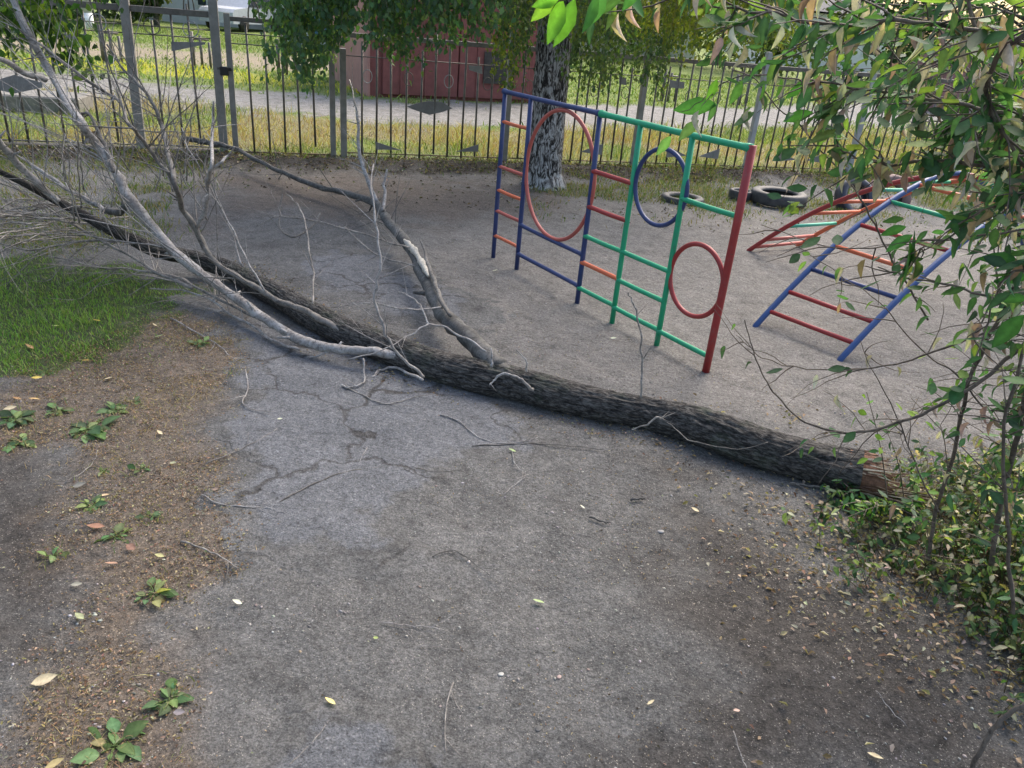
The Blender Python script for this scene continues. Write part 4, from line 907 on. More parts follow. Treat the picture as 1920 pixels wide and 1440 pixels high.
for k in range(26):
    a_ = random.uniform(0, 6.28); z0 = random.uniform(2.0, 6); q = Vector((bb[0], bb[1], z0)); d = Vector((math.cos(a_), math.sin(a_)*.8, .35)); Lr = random.uniform(1.6, 3.2)*(1-z0/12)
    pts = [q+d*Lr*t+Vector((0, 0, -.9*t*t*Lr*.5)) for t in np.linspace(0, 1, 8)]; bl_limbs.tube(pts, [.035*(1-.85*t) for t in np.linspace(0, 1, 8)], 6, caps=False)
# boughs carrying the curtain on the left
for (xa, ya, za_) in ((-1.4, 7.9, 2.5), (-2.3, 7.6, 2.35), (-2.9, 7.8, 2.3), (1.6, 9.4, 2.5), (2.6, 9.8, 2.4), (.9, 8.2, 2.6)):
    pts = smooth_path([(bb[0], bb[1], 2.4), ((bb[0]+xa)/2, (bb[1]+ya)/2, 3.0), (xa, ya, za_)], 6); bl_limbs.tube([tuple(q) for q in pts], [.04*(1-.8*i/len(pts)) for i in range(len(pts))], 7, caps=False)
bl_limbs.build('limbs', M_dark, bt); bl.build('twigs', M_mid, bt)

# leafy bough of a tree just left of the view
t2 = empty('poplar_tree', (-5.9, 6.2, 0), 'green leafy tree reaching in at the top corner above the left fence', 'tree')
tube_tree('trunk', [(-5.9, 6.2, -.1, .16), (-5.9, 6.2, .3, .12), (-5.95, 6.25, 1.5, .11), (-5.8, 6.2, 3.2, .08), (-5.7, 6.1, 4.6, .03)], M_bark, t2, 24)
mb = MB(); LP2 = []
for px, py, Yd in [(0, 20, 6.2), (40, -40, 6.2), (60, 40, 6.1), (20, 70, 6.3), (110, 60, 6.2), (130, 100, 6.3), (90, 20, 6.2), (150, 125, 6.25), (0, 75, 6.2), (35, 70, 6.0), (70, 65, 6.3), (125, 30, 6.3), (200, -20, 6.4), (-30, 30, 6.2), (75, -20, 6.2), (30, 20, 6.3), (120, 85, 6.2)]:
    q = pd(px, py, Yd); pts = smooth_path([(-5.75, 6.15, 2.9), ((q[0]-5.8)/2, (q[1]+6.15)/2, 3.0), (q[0], q[1], max(2.2, q[2]+.4)), tuple(q)], 5); mb.tube([tuple(v) for v in pts], [.012*(1-.85*i/len(pts)) for i in range(len(pts))], 5, caps=False)
    k = 34; LP2.append(q+rng.normal(0, .075, (k, 3))+np.array([0, 0, .03]))
    LP2.append(np.array(pts)[rng.integers(9, len(pts), 26)]+rng.normal(0, .09, (26, 3)))
P2 = np.concatenate(LP2); u2 = rng.uniform(-1, 1, (2500, 3))*np.array([1.4, 1.4, 1.1])+np.array([-6.0, 6.2, 3.9]); P2 = np.concatenate([P2, u2])
V, Fs, T = merge([leaves(P2, .075, pal([(.05, .11, .03), (.09, .17, .035), (.14, .22, .04), (.03, .07, .02)], len(P2), .2))]); npmesh('crown', V, Fs, M_leaf, t2, tint=T); mb.build('twigs', M_mid, t2)

# far tree belt: each tree its own thing
def far_tree(x, y, h, wdt, cols, label, dens=1.0, low=.15):
    t = empty('broadleaf_tree', (x, y, 0), label, 'tree', 'trees at the far edge of the field')
    mb = MB(); mb.tube([(x, y, -.1), (x+.1, y, h*.35), (x, y+.1, h*.75)], [h*.03, h*.022, h*.008], 8)
    for q in range(6):
        a_ = random.uniform(0, 6.28); mb.tube([(x+.05, y, h*.3+q*h*.05), (x+math.cos(a_)*wdt*.5, y+math.sin(a_)*wdt*.5, h*(.45+q*.07))], [h*.012, .01], 5)
    mb.build('trunk', M_dark, t)
    nc = 26; cc = np.stack([rng.normal(0, .36, nc)*wdt*.8, rng.normal(0, .33, nc)*wdt*.8, h*(low+(1-low)*rng.random(nc)**.8)*.95], 1); cr = rng.uniform(.14, .30, nc)*wdt
    k = int(3600*dens); i = rng.integers(0, nc, k); u = rng.normal(0, 1, (k, 3)); u /= np.linalg.norm(u, axis=1)[:, None]; u *= rng.random((k, 1))**.4
    Pq = cc[i]+u*cr[i][:, None]*np.array([1, 1, .85]); Pq[:, 2] = np.maximum(Pq[:, 2], .1)
    tn = pal(cols, nc, .2)[i]*(1+rng.uniform(-.3, .3, (k, 1)))
    V, Fs, T = merge([batch(tv1, tf1, Pq+np.array([x, y, 0]), rotm(rng.uniform(0, 6.28, k), rng.uniform(-1, 1.5, k), rng.uniform(-1, 1, k)), rng.uniform(.16, .34, k), tn)]); npmesh('crown', V, Fs, M_leaf, t, tint=T)
DG = [(.022, .05, .022), (.035, .07, .03), (.05, .09, .035)]; LG = [(.09, .14, .04), (.12, .17, .05), (.06, .11, .035)]
far_tree(-27.5, 36, 6, 5, DG, 'dark tree at the far field edge, outermost on the left')
far_tree(-23, 35, 6.5, 5.5, DG, 'dark broad tree over the field above the tall left limb', 1.3, .02)
far_tree(-19.2, 35, 5.5, 4.8, DG, 'dark tree beyond the field right of the white pole', 1.3, .02)
far_tree(-16.0, 34.5, 4.5, 2.4, LG, 'pale green tree beyond the field beside the parked silver car', .9, .05)
far_tree(-4.5, 44, 6, 5, DG, 'dark tree far behind the red garage', 1.0, .05)
far_tree(1.5, 42, 7, 6, LG, 'green tree in the distance seen behind the birch trunk', 1.2, .05)
far_tree(6.5, 45, 7, 6, LG, 'light green tree in the distance right of the birch curtain', 1.2, .05)
far_tree(11.2, 40, 6, 4.5, LG, 'pale green tree beyond the field above the red end post', 1.0, .05)
far_tree(16.5, 38, 7, 6, DG, 'dark tree beyond the white house behind the leafy shrub', 1.2, .02)
far_tree(21.5, 38, 7.5, 6.5, DG, 'dark tree above the far red board fence', 1.2, .02)
far_tree(27.5, 40, 7.5, 6.5, DG, 'dark tree at the far field edge, outermost on the right', 1.2, .02)

# ================================================================== FAR THINGS
M_redw = simple('garage_red', (.205, .070, .062), .8, 5, .22); M_redw_lit = simple('garage_red_lit', (.38, .20, .165), .85, 4, .15)  # side wall: garage red paled to pink, its lit look put into the colour
A = np.array([-3.28, 15.9]); gd = np.array([2.6, 1.25]); gd /= np.linalg.norm(gd); gn = np.array([-gd[1], gd[0]])
gr = empty('garage', (A[0], A[1], 0), 'dark red metal garage across the dirt road, hung over by leaves', 'garage')
def gbox(name, u0, u1, v0, v1, z0, z1, m_, par=gr, bev=.0):
    c = A+gd*(u0+u1)/2+gn*(v0+v1)/2; mb = MB(); mb.box((c[0], c[1], (z0+z1)/2), (u1-u0, v1-v0, z1-z0), (gd[0], gd[1], 0), bev); return mb.build(name, m_, par, smooth=False)
gbox('wall', 0, 3.9, .06, 3.6, -.1, 2.35, M_redw); gbox('side_wall', -.05, -.002, .0, 3.6, -.1, 2.35, M_redw_lit); gbox('door_leaf', .25, 1.8, .0, .055, .05, 2.1, M_redw, bev=.01); gbox('door_leaf', 1.83, 3.4, .0, .055, .05, 2.1, M_redw, bev=.01)
gbox('roof', -.2, 4.1, -.2, 3.8, 2.352, 2.46, simple('garage_roof', (.12, .11, .10), .9)); gbox('vent_panel', 2.35, 2.85, -.03, -.002, .35, .95, simple('dark_hatch', (.05, .045, .04), .8))
for u in (.6, 1.1, 2.2, 2.9): gbox('rib', u, u+.04, -.02, -.001, .06, 2.08, M_redw)
# pale old house left, and parked cars
def house(name, x, y, wx, wy, h, wall, roofc, label, rot=0.0, wins=4):
    t = empty(name, (x, y, 0), label, 'building'); X = (math.cos(rot), math.sin(rot), 0)
    Xv = Vector(X); Yv = Vector((-X[1], X[0], 0)); c = Vector((x, y, 0))
    mb = MB(); mb.box(c+Vector((0, 0, h/2-.1)), (wx, wy, h+.2), X); mb.build('wall', wall, t, smooth=False)
    mb = MB(); a, b = wx/2+.4, wy/2+.4; z = h+.101; rz = 1.5
    vs = [c+Xv*i*a+Yv*j*b+Vector((0, 0, z)) for i, j in ((-1, -1), (1, -1), (1, 1), (-1, 1))]+[c-Xv*(a-.3)+Vector((0, 0, z+rz)), c+Xv*(a-.3)+Vector((0, 0, z+rz))]
    mb.add(vs, [(0, 1, 5, 4), (2, 3, 4, 5), (1, 2, 5), (3, 0, 4), (3, 2, 1, 0)]); mb.build('roof', roofc, t, smooth=False)
    gl = simple('window_glass_'+name, (.04, .055, .07), .2, 5, .2); fm = simple('window_frame_'+name, (.75, .75, .73), .6)
    for i in range(wins):
        u = -wx/2+wx*(i+.5)/wins
        mb = MB(); mb.box(c+Xv*u-Yv*(wy/2+.02)+Vector((0, 0, h*.52)), (1.0, .05, 1.2), X); wnd = mb.build('window', fm, t, smooth=False)
        for du in (-.23, .23):
            mb = MB(); mb.box(c+Xv*(u+du)-Yv*(wy/2+.05)+Vector((0, 0, h*.52)), (.38, .02, 1.02), X); pn = mb.build('pane', gl, wnd, smooth=False)
            pn.location = -Vector(t.location)*0; pn.parent = wnd
    return t
WH = simple('white_wall', (.72, .72, .72), .85, 3, .06); SL_ = simple('slate_roof', (.30, .32, .34), .8, 3, .15)
house('long_house', -13.5, 43, 13, 6, 2.6, WH, SL_, 'long pale building with slate roof beyond the field above the gate', .05, 5)
house('white_house', 17.5, 56, 7, 6, 3.2, WH, simple('dark_roof', (.10, .10, .11), .8, 3, .15), 'white house far behind the leafy shrub with dark roof', .3, 3)
house('white_house', 4.8, 50, 7, 6, 3.4, WH, simple('dark_roof_two', (.12, .11, .11), .8, 3, .15), 'white house in the distance glimpsed through the birch curtain', .1, 3)
def car(x, y, rot, col, label, L=4.2, van=False):
    t = empty('parked_car', (x, y, 0), label, 'car', 'cars parked beyond the field'); t.rotation_euler = (0, 0, 0)
    X = Vector((math.cos(rot), math.sin(rot), 0)); Yv = Vector((-X.y, X.x, 0)); c = Vector((x, y, 0))
    hh = 1.75 if van else 1.42
    prof = [(-.5, .32), (-.5, .75), (-.46, .88), (-.24 if not van else -.36, .96), (-.10 if not van else -.26, hh), (.26 if not van else .44, hh), (.40 if not van else .49, .98), (.49, .88), (.5, .7), (.5, .32)]
    mb = MB(); m_ = len(prof)
    for sgn in (-1, 1):
        mb.v += [tuple(c+X*u*L+Yv*sgn*(.82 if z < 1 else .68)+Vector((0, 0, z))) for u, z in prof]; mb.t += [(1, 1, 1)]*m_
    mb.f += [tuple(range(m_-1, -1, -1)), tuple(range(m_, 2*m_))]+[(i, (i+1) % m_, m_+(i+1) % m_, m_+i) for i in range(m_)]
    mb.build('body', paint('car_paint_'+str(len(bpy.data.materials)), col, .25, False), t, smooth=False)
    gl = simple('car_glass_'+str(len(bpy.data.materials)), (.03, .035, .045), .1)
    for sgn in (-1, 1):
        q = [(-.2 if not van else -.33, 1.0), (-.09 if not van else -.25, hh-.08), (.25 if not van else .42, hh-.08), (.36 if not van else .46, 1.0)]
        mb = MB(); mb.add([c+X*u*L+Yv*sgn*(.84 if z < 1.05 else .72)+Vector((0, 0, z)) for u, z in q], [(0, 1, 2, 3)]); mb.build('window', gl, t, smooth=False)
    rb_ = simple('car_tyre_'+str(len(bpy.data.materials)), (.02, .02, .02), .7)
    for u in (-.31, .31):
        for sgn in (-1, 1):
            mb = MB(); q = c+X*u*L+Yv*sgn*.72+Vector((0, 0, .32)); mb.tube([q, q+Yv*sgn*.14], .32, 18); mb.build('wheel', rb_, t)
car(-13.4, 37.5, 1.35, (.50, .52, .56), 'silver car parked beyond the field left of the gate post')
car(16.3, 66.0, .35, (.62, .63, .65), 'pale silver car parked at the far end of the field behind the fence')
car(24, 68, .35, (.70, .70, .70), 'white van parked far beyond the fence behind the shrub', 4.6, True)
# blue and white kiosk
kx, ky = -8.6, 31.5; ks = empty('kiosk', (kx, ky, 0), 'low white and blue kiosk beyond the field, just right of the gate stile', 'kiosk')
mb = MB(); mb.box((kx, ky, .65), (2.2, 1.6, 1.5), (1, .1, 0)); mb.build('wall', simple('kiosk_white', (.62, .65, .68), .7, 3, .08), ks, smooth=False)
mb = MB(); mb.box((kx, ky, 1.46), (2.5, 1.9, .12), (1, .1, 0)); mb.build('roof', simple('kiosk_roof', (.35, .37, .4), .7), ks, smooth=False)
for dx in (-.3, .35, .8): mb = MB(); mb.box((kx+dx, ky-.84+dx*.1, .6), (.4, .05, .9), (1, .1, 0)); mb.build('shutter', simple('kiosk_blue', (.06, .20, .38), .6), ks, smooth=False)
# white pole
q = at(167, 54); wp_ = empty('concrete_pole', (q[0], q[1], 0), 'whitewashed pole standing in the field behind the left fence', 'pole')
mb = MB(); mb.tube([(q[0], q[1], 0), (q[0], q[1], 7)], [.17, .12], 14); mb.build('shaft', simple('pole_grey', (.5, .5, .48), .8), wp_); mb = MB(); mb.tube([(q[0], q[1], -.05), (q[0], q[1], .5)], [.185, .182], 14); mb.build('painted_foot', simple('pole_white', (.8, .8, .78), .7), wp_)
# low steel posts out in the field
for (px, py, lb) in ((212, 118, 'low dark steel post trio in the field left of the thick fence post'), (380, 128, 'low dark steel post trio in the field just left of the gate'), (538, 141, 'low dark steel post trio in the field seen through the gate'), (1252, 190, 'low dark steel post trio beyond the fence above the green rail'), (1385, 197, 'low dark steel post trio beyond the fence above the red end post')):
    q = at(px, py); t = empty('low_steel_posts', (q[0], q[1], 0), lb, 'posts', 'low steel post trios out in the field')
    for k in range(3):
        mb = MB(); u = (k-1)*.17; mb.tube([(q[0]+u, q[1]+u*.3, -.1), (q[0]+u, q[1]+u*.3, (.75, .68, .55)[k])], .03 if k else .042, 10); mb.build('post', M_fence, t)
    mb = MB(); mb.tube([(q[0]-.17, q[1]-.05, .6), (q[0]+.17, q[1]+.05, .6)], .02, 8); mb.build('crossbar', M_fence, t)
# concrete slab left of the fence
q = at(20, 208); mb = MB(); mb.box((q[0]-.3, q[1]+.3, .09), (2.1, .7, .22), (1, .25, 0), .02)
tag(mb.build('concrete_slab', M_conc, smooth=False), 'weathered concrete slab in the grass behind the left fence', 'slab')
# far red board fence
q0, q1 = at(1660, 222), at(1930, 250); q0 = np.array([11.2, 25.5, 0]); q1 = np.array([19.5, 27.5, 0]); rf_ = empty('board_fence', tuple(q0), 'faded red board fence across the road, glimpsed through the shrub', 'fence')
dv_ = Vector(q1-q0); L_ = dv_.length; dv_.normalize(); M_board = simple('red_boards', (.25, .13, .125), .85, 6, .35)
for i in range(int(L_/.16)):
    mb = MB(); c = Vector(q0)+dv_*(i*.16+.08); mb.box(c+Vector((0, 0, .8+random.uniform(-.03, .03))), (.135, .025, 1.6), dv_)
    mb.build('board', M_board, rf_, smooth=False)
for z in (.4, 1.25): mb = MB(); c = Vector(q0)+dv_*L_/2+Vector((0, 0, z)); mb.box(c+Vector((-dv_.y, dv_.x, 0))*.04, (L_, .04, .08), dv_); mb.build('rail', M_board, rf_, smooth=False)

# ================================================================== LEAFY SHRUB AT THE RIGHT
sh = empty('leafy_shrub', (2.35, 2.2, 0), 'tall straggly shrub with green and withered beige leaves overhanging from the right', 'shrub')
M_stem = twigmat('shrub_bark', (.075, .058, .045), (.17, .135, .105))
SK = []      # skeleton points that may carry leaves: (point, direction, density)
shm = MB()
def limb(rows, r0, r1, twigs=0, tl=.25, dens=0.0, keep=True, nsub=7, droop=.4):
    """rows (px,py,Y)"""
    P = smooth_path([pd(*q) for q in rows], nsub); m_ = len(P)
    for i in range(1, m_): P[i] += np.array(noise.noise_vector(Vector((i*.4, rows[0][0]*.1, rows[0][1]*.1))))*.008
    shm.tube([tuple(q) for q in P], [r0+(r1-r0)*i/m_ for i in range(m_)], 7, caps=False)
    for i in range(m_-1):
        if dens: SK.append((P[i], P[i+1]-P[i], dens))
    for k in range(twigs):
        i = random.randint(1, m_-2); d = Vector(P[i+1]-P[i]).normalized(); o = Vector((random.gauss(0, 1), random.gauss(0, 1), random.gauss(-droop*.4, .7))).normalized()
        d2 = (d*.8+o).normalized(); p_ = Vector(P[i]); pts = [p_.copy()]; L = tl*random.uniform(.5, 1.4); sg = 6
        for j in range(sg):
            d2 = (d2+Vector((random.gauss(0, .15), random.gauss(0, .15), random.gauss(-.06*droop, .12)))).normalized(); p_ = p_+d2*L/sg; pts.append(p_.copy())
            if dens: SK.append((np.array(p_), np.array(d2), dens*1.3))
        shm.tube(pts, [.0022*(1-.7*j/sg) for j in range(sg+1)], 4, caps=False)
# stems
limb([(1815, 1450, 1.38), (1850, 1385, 1.38), (1885, 1345, 1.38), (1935, 1305, 1.38), (2030, 1200, 1.4)], .006, .006, 2, .15)
limb([(1740, 1050, 2.25), (1755, 960, 2.25), (1785, 860, 2.2), (1810, 740, 2.15), (1850, 640, 2.1), (1910, 520, 2.05), (1960, 400, 2.0)], .007, .005, 12, .3, .10)
limb([(1850, 1120, 2.1), (1870, 980, 2.1), (1900, 850, 2.05), (1925, 740, 2.0), (1960, 600, 2.0)], .009, .007, 10, .3, .15)
limb([(1900, 1150, 1.9), (1890, 1000, 1.9), (1880, 820, 1.9), (1925, 640, 1.9)], .006, .004, 8, .3, .15)
# long drooping arcs
limb([(1990, 580, 2.0), (1925, 640, 2.0), (1830, 722, 2.0), (1740, 770, 2.02), (1660, 800, 2.05), (1580, 812, 2.1), (1510, 790, 2.15), (1450, 735, 2.2), (1415, 670, 2.25), (1395, 600, 2.3)], .0065, .0015, 12, .22, .035)
limb([(1990, 560, 2.1), (1860, 618, 2.1), (1760, 655, 2.15), (1690, 680, 2.2), (1600, 692, 2.25), (1500, 690, 2.35), (1430, 670, 2.4), (1380, 630, 2.4)], .004, .001, 8, .22, .05)
limb([(1850, 770, 2.1), (1790, 700, 2.2), (1720, 650, 2.3), (1650, 570, 2.4), (1580, 520, 2.5), (1480, 450, 2.6)], .003, .001, 6, .2, .04)
limb([(1740, 600, 2.0), (1680, 500, 2.0), (1640, 420, 2.0), (1600, 350, 2.0), (1520, 260, 2.0), (1440, 175, 2.0), (1400, 120, 2.0)], .003, .0012, 8, .1, .10)
limb([(1990, 420, 1.9), (1860, 440, 1.95), (1760, 450, 2.0), (1640, 465, 2.05), (1540, 460, 2.1), (1430, 420, 2.2)], .003, .001, 8, .15, .04)
limb([(1990, 520, 1.8), (1880, 560, 1.8), (1800, 540, 1.85), (1700, 520, 1.9), (1650, 500, 1.95)], .004, .0015, 8, .2, .12)
limb([(1760, 960, 2.2), (1720, 880, 2.25), (1690, 800, 2.3), (1640, 700, 2.35), (1610, 640, 2.4)], .003, .001, 6, .2, .04)
limb([(1990, 700, 2.2), (1900, 690, 2.25), (1800, 730, 2.3), (1690, 790, 2.4), (1640, 830, 2.4)], .003, .001, 6, .2, .04)
# upper leafy limbs
limb([(2000, 250, 1.6), (1900, 215, 1.6), (1750, 190, 1.65), (1600, 165, 1.7), (1520, 150, 1.75)], .005, .0018, 24, .15, .42)
limb([(1520, 150, 1.75), (1480, 148, 1.75), (1380, 148, 1.8), (1320, 185, 1.85), (1280, 210, 1.85)], .0018, .0008, 2, .1, .03)
limb([(2000, 110, 1.5), (1850, 60, 1.5), (1700, 40, 1.5), (1560, 50, 1.55), (1440, 25, 1.6), (1340, 10, 1.65), (1250, -20, 1.7)], .005, .001, 26, .15, .4)
limb([(2000, 360, 1.6), (1880, 320, 1.6), (1760, 300, 1.65), (1660, 310, 1.7), (1590, 290, 1.7), (1560, 270, 1.75)], .005, .001, 24, .15, .42)
limb([(2000, 0, 1.4), (1880, 100, 1.45), (1850, 180, 1.5), (1890, 260, 1.5), (1930, 330, 1.5)], .005, .003, 20, .2, .45)
limb([(1800, -80, 1.7), (1830, 60, 1.7), (1860, 160, 1.7), (1900, 230, 1.7)], .004, .002, 16, .2, .5)
limb([(2000, 330, 1.4), (1900, 380, 1.45), (1820, 400, 1.5), (1790, 440, 1.55), (1700, 480, 1.6)], .004, .001, 12, .09, .28)
limb([(1980, 480, 1.3), (1920, 500, 1.35), (1870, 540, 1.4), (1850, 610, 1.45), (1800, 640, 1.5)], .003, .001, 5, .12, .3)
limb([(1700, -120, 1.9), (1640, -20, 1.9), (1590, 60, 1.95), (1560, 140, 2.0), (1540, 230, 2.0)], .003, .001, 14, .2, .4)
limb([(1500, -120, 1.8), (1450, -30, 1.8), (1410, 20, 1.85), (1380, 60, 1.85)], .003, .001, 8, .1, .25)
for (yy, Yd) in ((60, 1.9), (140, 2.1), (230, 1.9), (20, 2.3), (180, 2.4), (100, 2.6)):
    limb([(2040, yy+60, Yd), (1950, yy+25, Yd), (1860, yy-5, Yd+.05), (1770, yy-10, Yd+.1), (1700+rng.uniform(-60, 40), yy+rng.uniform(-40, 30), Yd+.1)], .004, .001, 14, .22, .42)
for (yy, Yd) in ((300, 2.2), (380, 1.9), (440, 2.2), (340, 2.5)):
    limb([(2080, yy+60, Yd), (1990, yy+25, Yd), (1900, yy-5, Yd+.05), (1840, yy-10, Yd+.1)], .004, .0015, 12, .16, .42)
for (yy, Yd) in ((500, 2.0), (570, 2.2), (640, 1.9), (710, 2.1), (780, 2.0), (850, 2.1), (930, 1.9)):
    limb([(2080, yy+70, Yd), (1990, yy+30, Yd), (1925, yy-5, Yd), (1865, yy-20, Yd+.05)], .004, .0015, 11, .16, .36)
# twig with the big bright leaves at the top
limb([(1330, -160, 1.05), (1230, -60, 1.05), (1150, -20, 1.05), (1090, -8, 1.05), (1040, -4, 1.05)], .003, .001, 0, .1, 0)
shm.build('twigs', M_stem, sh)
lt = leaf_t(.44, .14, .16); ltd = leaf_t(.36, .55, .35)
def leafset(P, D, size, cols, drop, tmpl, wts=None, jit=.2):
    if tmpl is lt:
        g_ = rng.integers(0, 3, len(P)); ts = (lt, leaf_t(.38, .28, .34), leaf_t(.5, .06, -.10)); out = []
        for q in range(3):
            if (g_ == q).any(): out.append(leafset(P[g_ == q], D[g_ == q], size*(1, .85, 1.1)[q], cols, drop+(0, .3, -.1)[q], ts[q], wts, jit))
        return merge(out)
    k = len(P); yaw = np.arctan2(D[:, 1], D[:, 0])+rng.normal(0, .9, k)
    return batch(tmpl[0], tmpl[1], P, rotm(yaw, drop+rng.normal(0, .35, k), rng.normal(0, .5, k)), size*rng.uniform(.65, 1.2, k), pal(cols, k, jit, wts))
pg = []; dg = []
def shown_less(q):
    px, py = proj(q); return 1545 < px < 1790 and 325 < py < 470
for q, d, ds in SK:
    if shown_less(q) and random.random() < .72: continue
    for _ in range(np.random.RandomState(int(abs(q[0]*1e4)) % 9999).poisson(ds*2.0)):
        if random.random() < .82: pg.append((q, d))
        else: dg.append((q, d))
Pg = np.array([a for a, b in pg])+rng.normal(0, .012, (len(pg), 3)); Dg = np.array([b for a, b in pg])
Pd_ = np.array([a for a, b in dg])+rng.normal(0, .01, (len(dg), 3)); Dd = np.array([b for a, b in dg])
GC = [(.045, .10, .05), (.055, .13, .058), (.085, .17, .065), (.16, .24, .065), (.04, .08, .045)]
parts = [leafset(Pg, Dg, .047, GC, .45, lt, [.25, .27, .2, .15, .13])]
big = []  # hand-placed big leaves at the very top: (base px, tip px, Y)
def handleaf(b, t, Y, col, wd=.42):
    a = pd(*b, Y); e = pd(*t, Y+.02); v = e-a; L = np.linalg.norm(v); yaw = math.atan2(v[1], v[0]); pit = math.asin(-v[2]/L)
    t_ = leaf_t(wd, .12, .08); M = rotm(np.array([yaw]), np.array([pit]), np.array([random.uniform(.9, 1.5)])); return batch(t_[0], t_[1], a[None], M, np.array([L]), np.array([col]))
BR = (.13, .30, .045); BM = (.05, .15, .045)
for b, t, Y, c_ in [((1055, -2), (1030, 82), 1.05, BR), ((1078, -4), (1044, 88), 1.06, (.10, .24, .04)), ((1040, -4), (998, 38), 1.05, (.17, .32, .05)), ((1050, -6), (1000, 12), 1.04, BR), ((1120, -15), (1098, 62), 1.05, BM), ((1135, -18), (1105, 50), 1.07, (.06, .17, .06)), ((1165, -25), (1215, 30), 1.08, BM), ((1200, -35), (1170, 20), 1.05, BM),
                     ((1345, 196), (1262, 204), 1.85, BM), ((1340, 190), (1330, 228), 1.85, (.06, .14, .06)), ((1345, 148), (1326, 190), 1.8, BR), ((1392, 150), (1370, 196), 1.8, (.07, .17, .05)), ((1432, 148), (1428, 190), 1.8, (.06, .15, .04)), ((1466, 142), (1458, 185), 1.8, (.07, .17, .04)), ((1310, 225), (1272, 262), 1.85, (.08, .15, .07)), ((1258, 255), (1232, 290), 1.85, (.12, .25, .09)), ((1530, 150), (1470, 182), 1.75, BM), ((1525, 210), (1468, 226), 1.75, BM), ((1535, 205), (1575, 222), 1.75, (.04, .13, .05)), ((1560, 240), (1570, 290), 1.75, BM),
                     ((1700, 425), (1650, 440), 1.6, BM), ((1712, 440), (1660, 470), 1.6, (.05, .15, .06)), ((1695, 410), (1655, 415), 1.6, (.06, .13, .05)), ((1705, 450), (1700, 545), 1.6, (.07, .20, .05)), ((1715, 430), (1700, 520), 1.62, (.035, .10, .05)), ((1910, 490), (1832, 480), 1.4, BM), ((1935, 520), (1860, 525), 1.4, (.04, .13, .04)), ((1930, 560), (1868, 560), 1.4, (.04, .12, .04)), ((1920, 590), (1860, 650), 1.42, (.03, .09, .03))]:
    parts.append(handleaf(b, t, Y, c_))
# small lime leaves on the bare arcs
P_ = np.array([pd(*q) for q in [(1608, 770, 2.1), (1606, 782, 2.1), (1700, 772, 2.05), (1722, 778, 2.05), (1735, 790, 2.05), (1790, 735, 2.1), (1760, 765, 2.1), (1815, 850, 2.0), (1822, 858, 2.0), (1780, 745, 2.1), (1640, 815, 2.15), (1628, 860, 2.15), (1652, 840, 2.2), (1690, 770, 2.1)]]); parts.append(leafset(P_, rng.normal(0, 1, (len(P_), 3)), .035, [(.22, .36, .05), (.16, .28, .04)], .3, leaf_t(.7, .1, .1)))
V, Fs, T = merge(parts); npmesh('foliage', V, Fs, M_leaf, sh, smooth=True, tint=T)
V, Fs, T = merge([leafset(Pd_, Dd, .046, [(.44, .39, .31), (.35, .30, .23), (.52, .47, .39), (.26, .19, .14), (.40, .28, .23)], 1.25, ltd)]); npmesh('withered_leaves', V, Fs, M_dry, sh, smooth=True, tint=T)

# undergrowth below the shrub
UG = W([(1560, 930), (1530, 1000), (1560, 1085), (1680, 1130), (1760, 1180), (1830, 1270), (1890, 1370), (1990, 1420), (2200, 1200), (2200, 900), (1780, 860), (1700, 905)])
X, Y = scatter(5200, .9, 3.2, 1.3, 3.4, lambda x, y: sstep(-.1, .25, poly_sd(x, y, UG)+(vnoise(x, y, 5, 91, 3)-.5)*.4)*(.35+.65*sstep(1.3, 1.8, x)))
um = MB(); up_ = []; ud = []
for x, y in zip(X[:1150], Y[:1150]):
    hh = random.uniform(.02, .10)+.42*max(0, min(1, (x-1.45)/.5))*max(.12, min(1, (2.75-y)/.45))*random.random()**.8; lx_, ly_ = random.gauss(0, .06), random.gauss(0, .06)
    pts = [(x+lx_*t, y+ly_*t, hh*t) for t in (0, .5, 1)]; um.tube(pts, [.0018, .0013, .0007], 3, caps=False, col=(.11, .09, .05))
    for k in range(random.randint(4, 8)+int(hh*16)):
        t = random.uniform(.25, 1.05); up_.append((x+lx_*t+random.gauss(0, .008), y+ly_*t+random.gauss(0, .008), hh*t)); a_ = random.uniform(0, 6.28); ud.append((math.cos(a_), math.sin(a_), 0))
up_ = np.array(up_); ud = np.array(ud)
V, Fs, T = merge([leafset(up_, ud, .034, [(.035, .075, .035), (.055, .11, .045), (.11, .16, .05), (.20, .27, .06), (.40, .36, .26), (.13, .12, .07)], .25, leaf_t(.5, .12, .2), [.24, .22, .15, .08, .18, .13]), (np.array(um.v), [np.array([f for f in um.f if len(f) == 4])], np.array(um.t))]); o = npmesh('undergrowth', V, Fs, M_leaf, smooth=True, tint=T); tag(o, kind='stuff')
# leafy suckers beside the broken end
sk = empty('sucker_plant', tuple(at(1640, 940)), 'low green leafy sucker shoots covering the broken end of the fallen trunk', 'plant')
sm = MB(); lp = []; ld = []
for q in range(15):
    b_ = at(1650+random.uniform(-55, 60), 955+random.uniform(-20, 15)); tp = at(1640+random.uniform(-75, 85), 935+random.uniform(-50, 45), random.uniform(.05, .2))
    if q == 0: tp = pd(1625, 735, 2.6)
    if q == 1: tp = pd(1660, 800, 2.6)
    pts = smooth_path([tuple(b_), tuple((b_+tp)/2+np.array([0, 0, .03])), tuple(tp)], 5); sm.tube([tuple(v) for v in pts], [.0028*(1-.7*i/len(pts)) for i in range(len(pts))], 4, caps=False)
    for v in pts[3:]:
        for _ in range(2 if q > 1 else 1): lp.append(v+rng.normal(0, .008, 3)); a_ = random.uniform(0, 6.28); ld.append((math.cos(a_), math.sin(a_), 0))
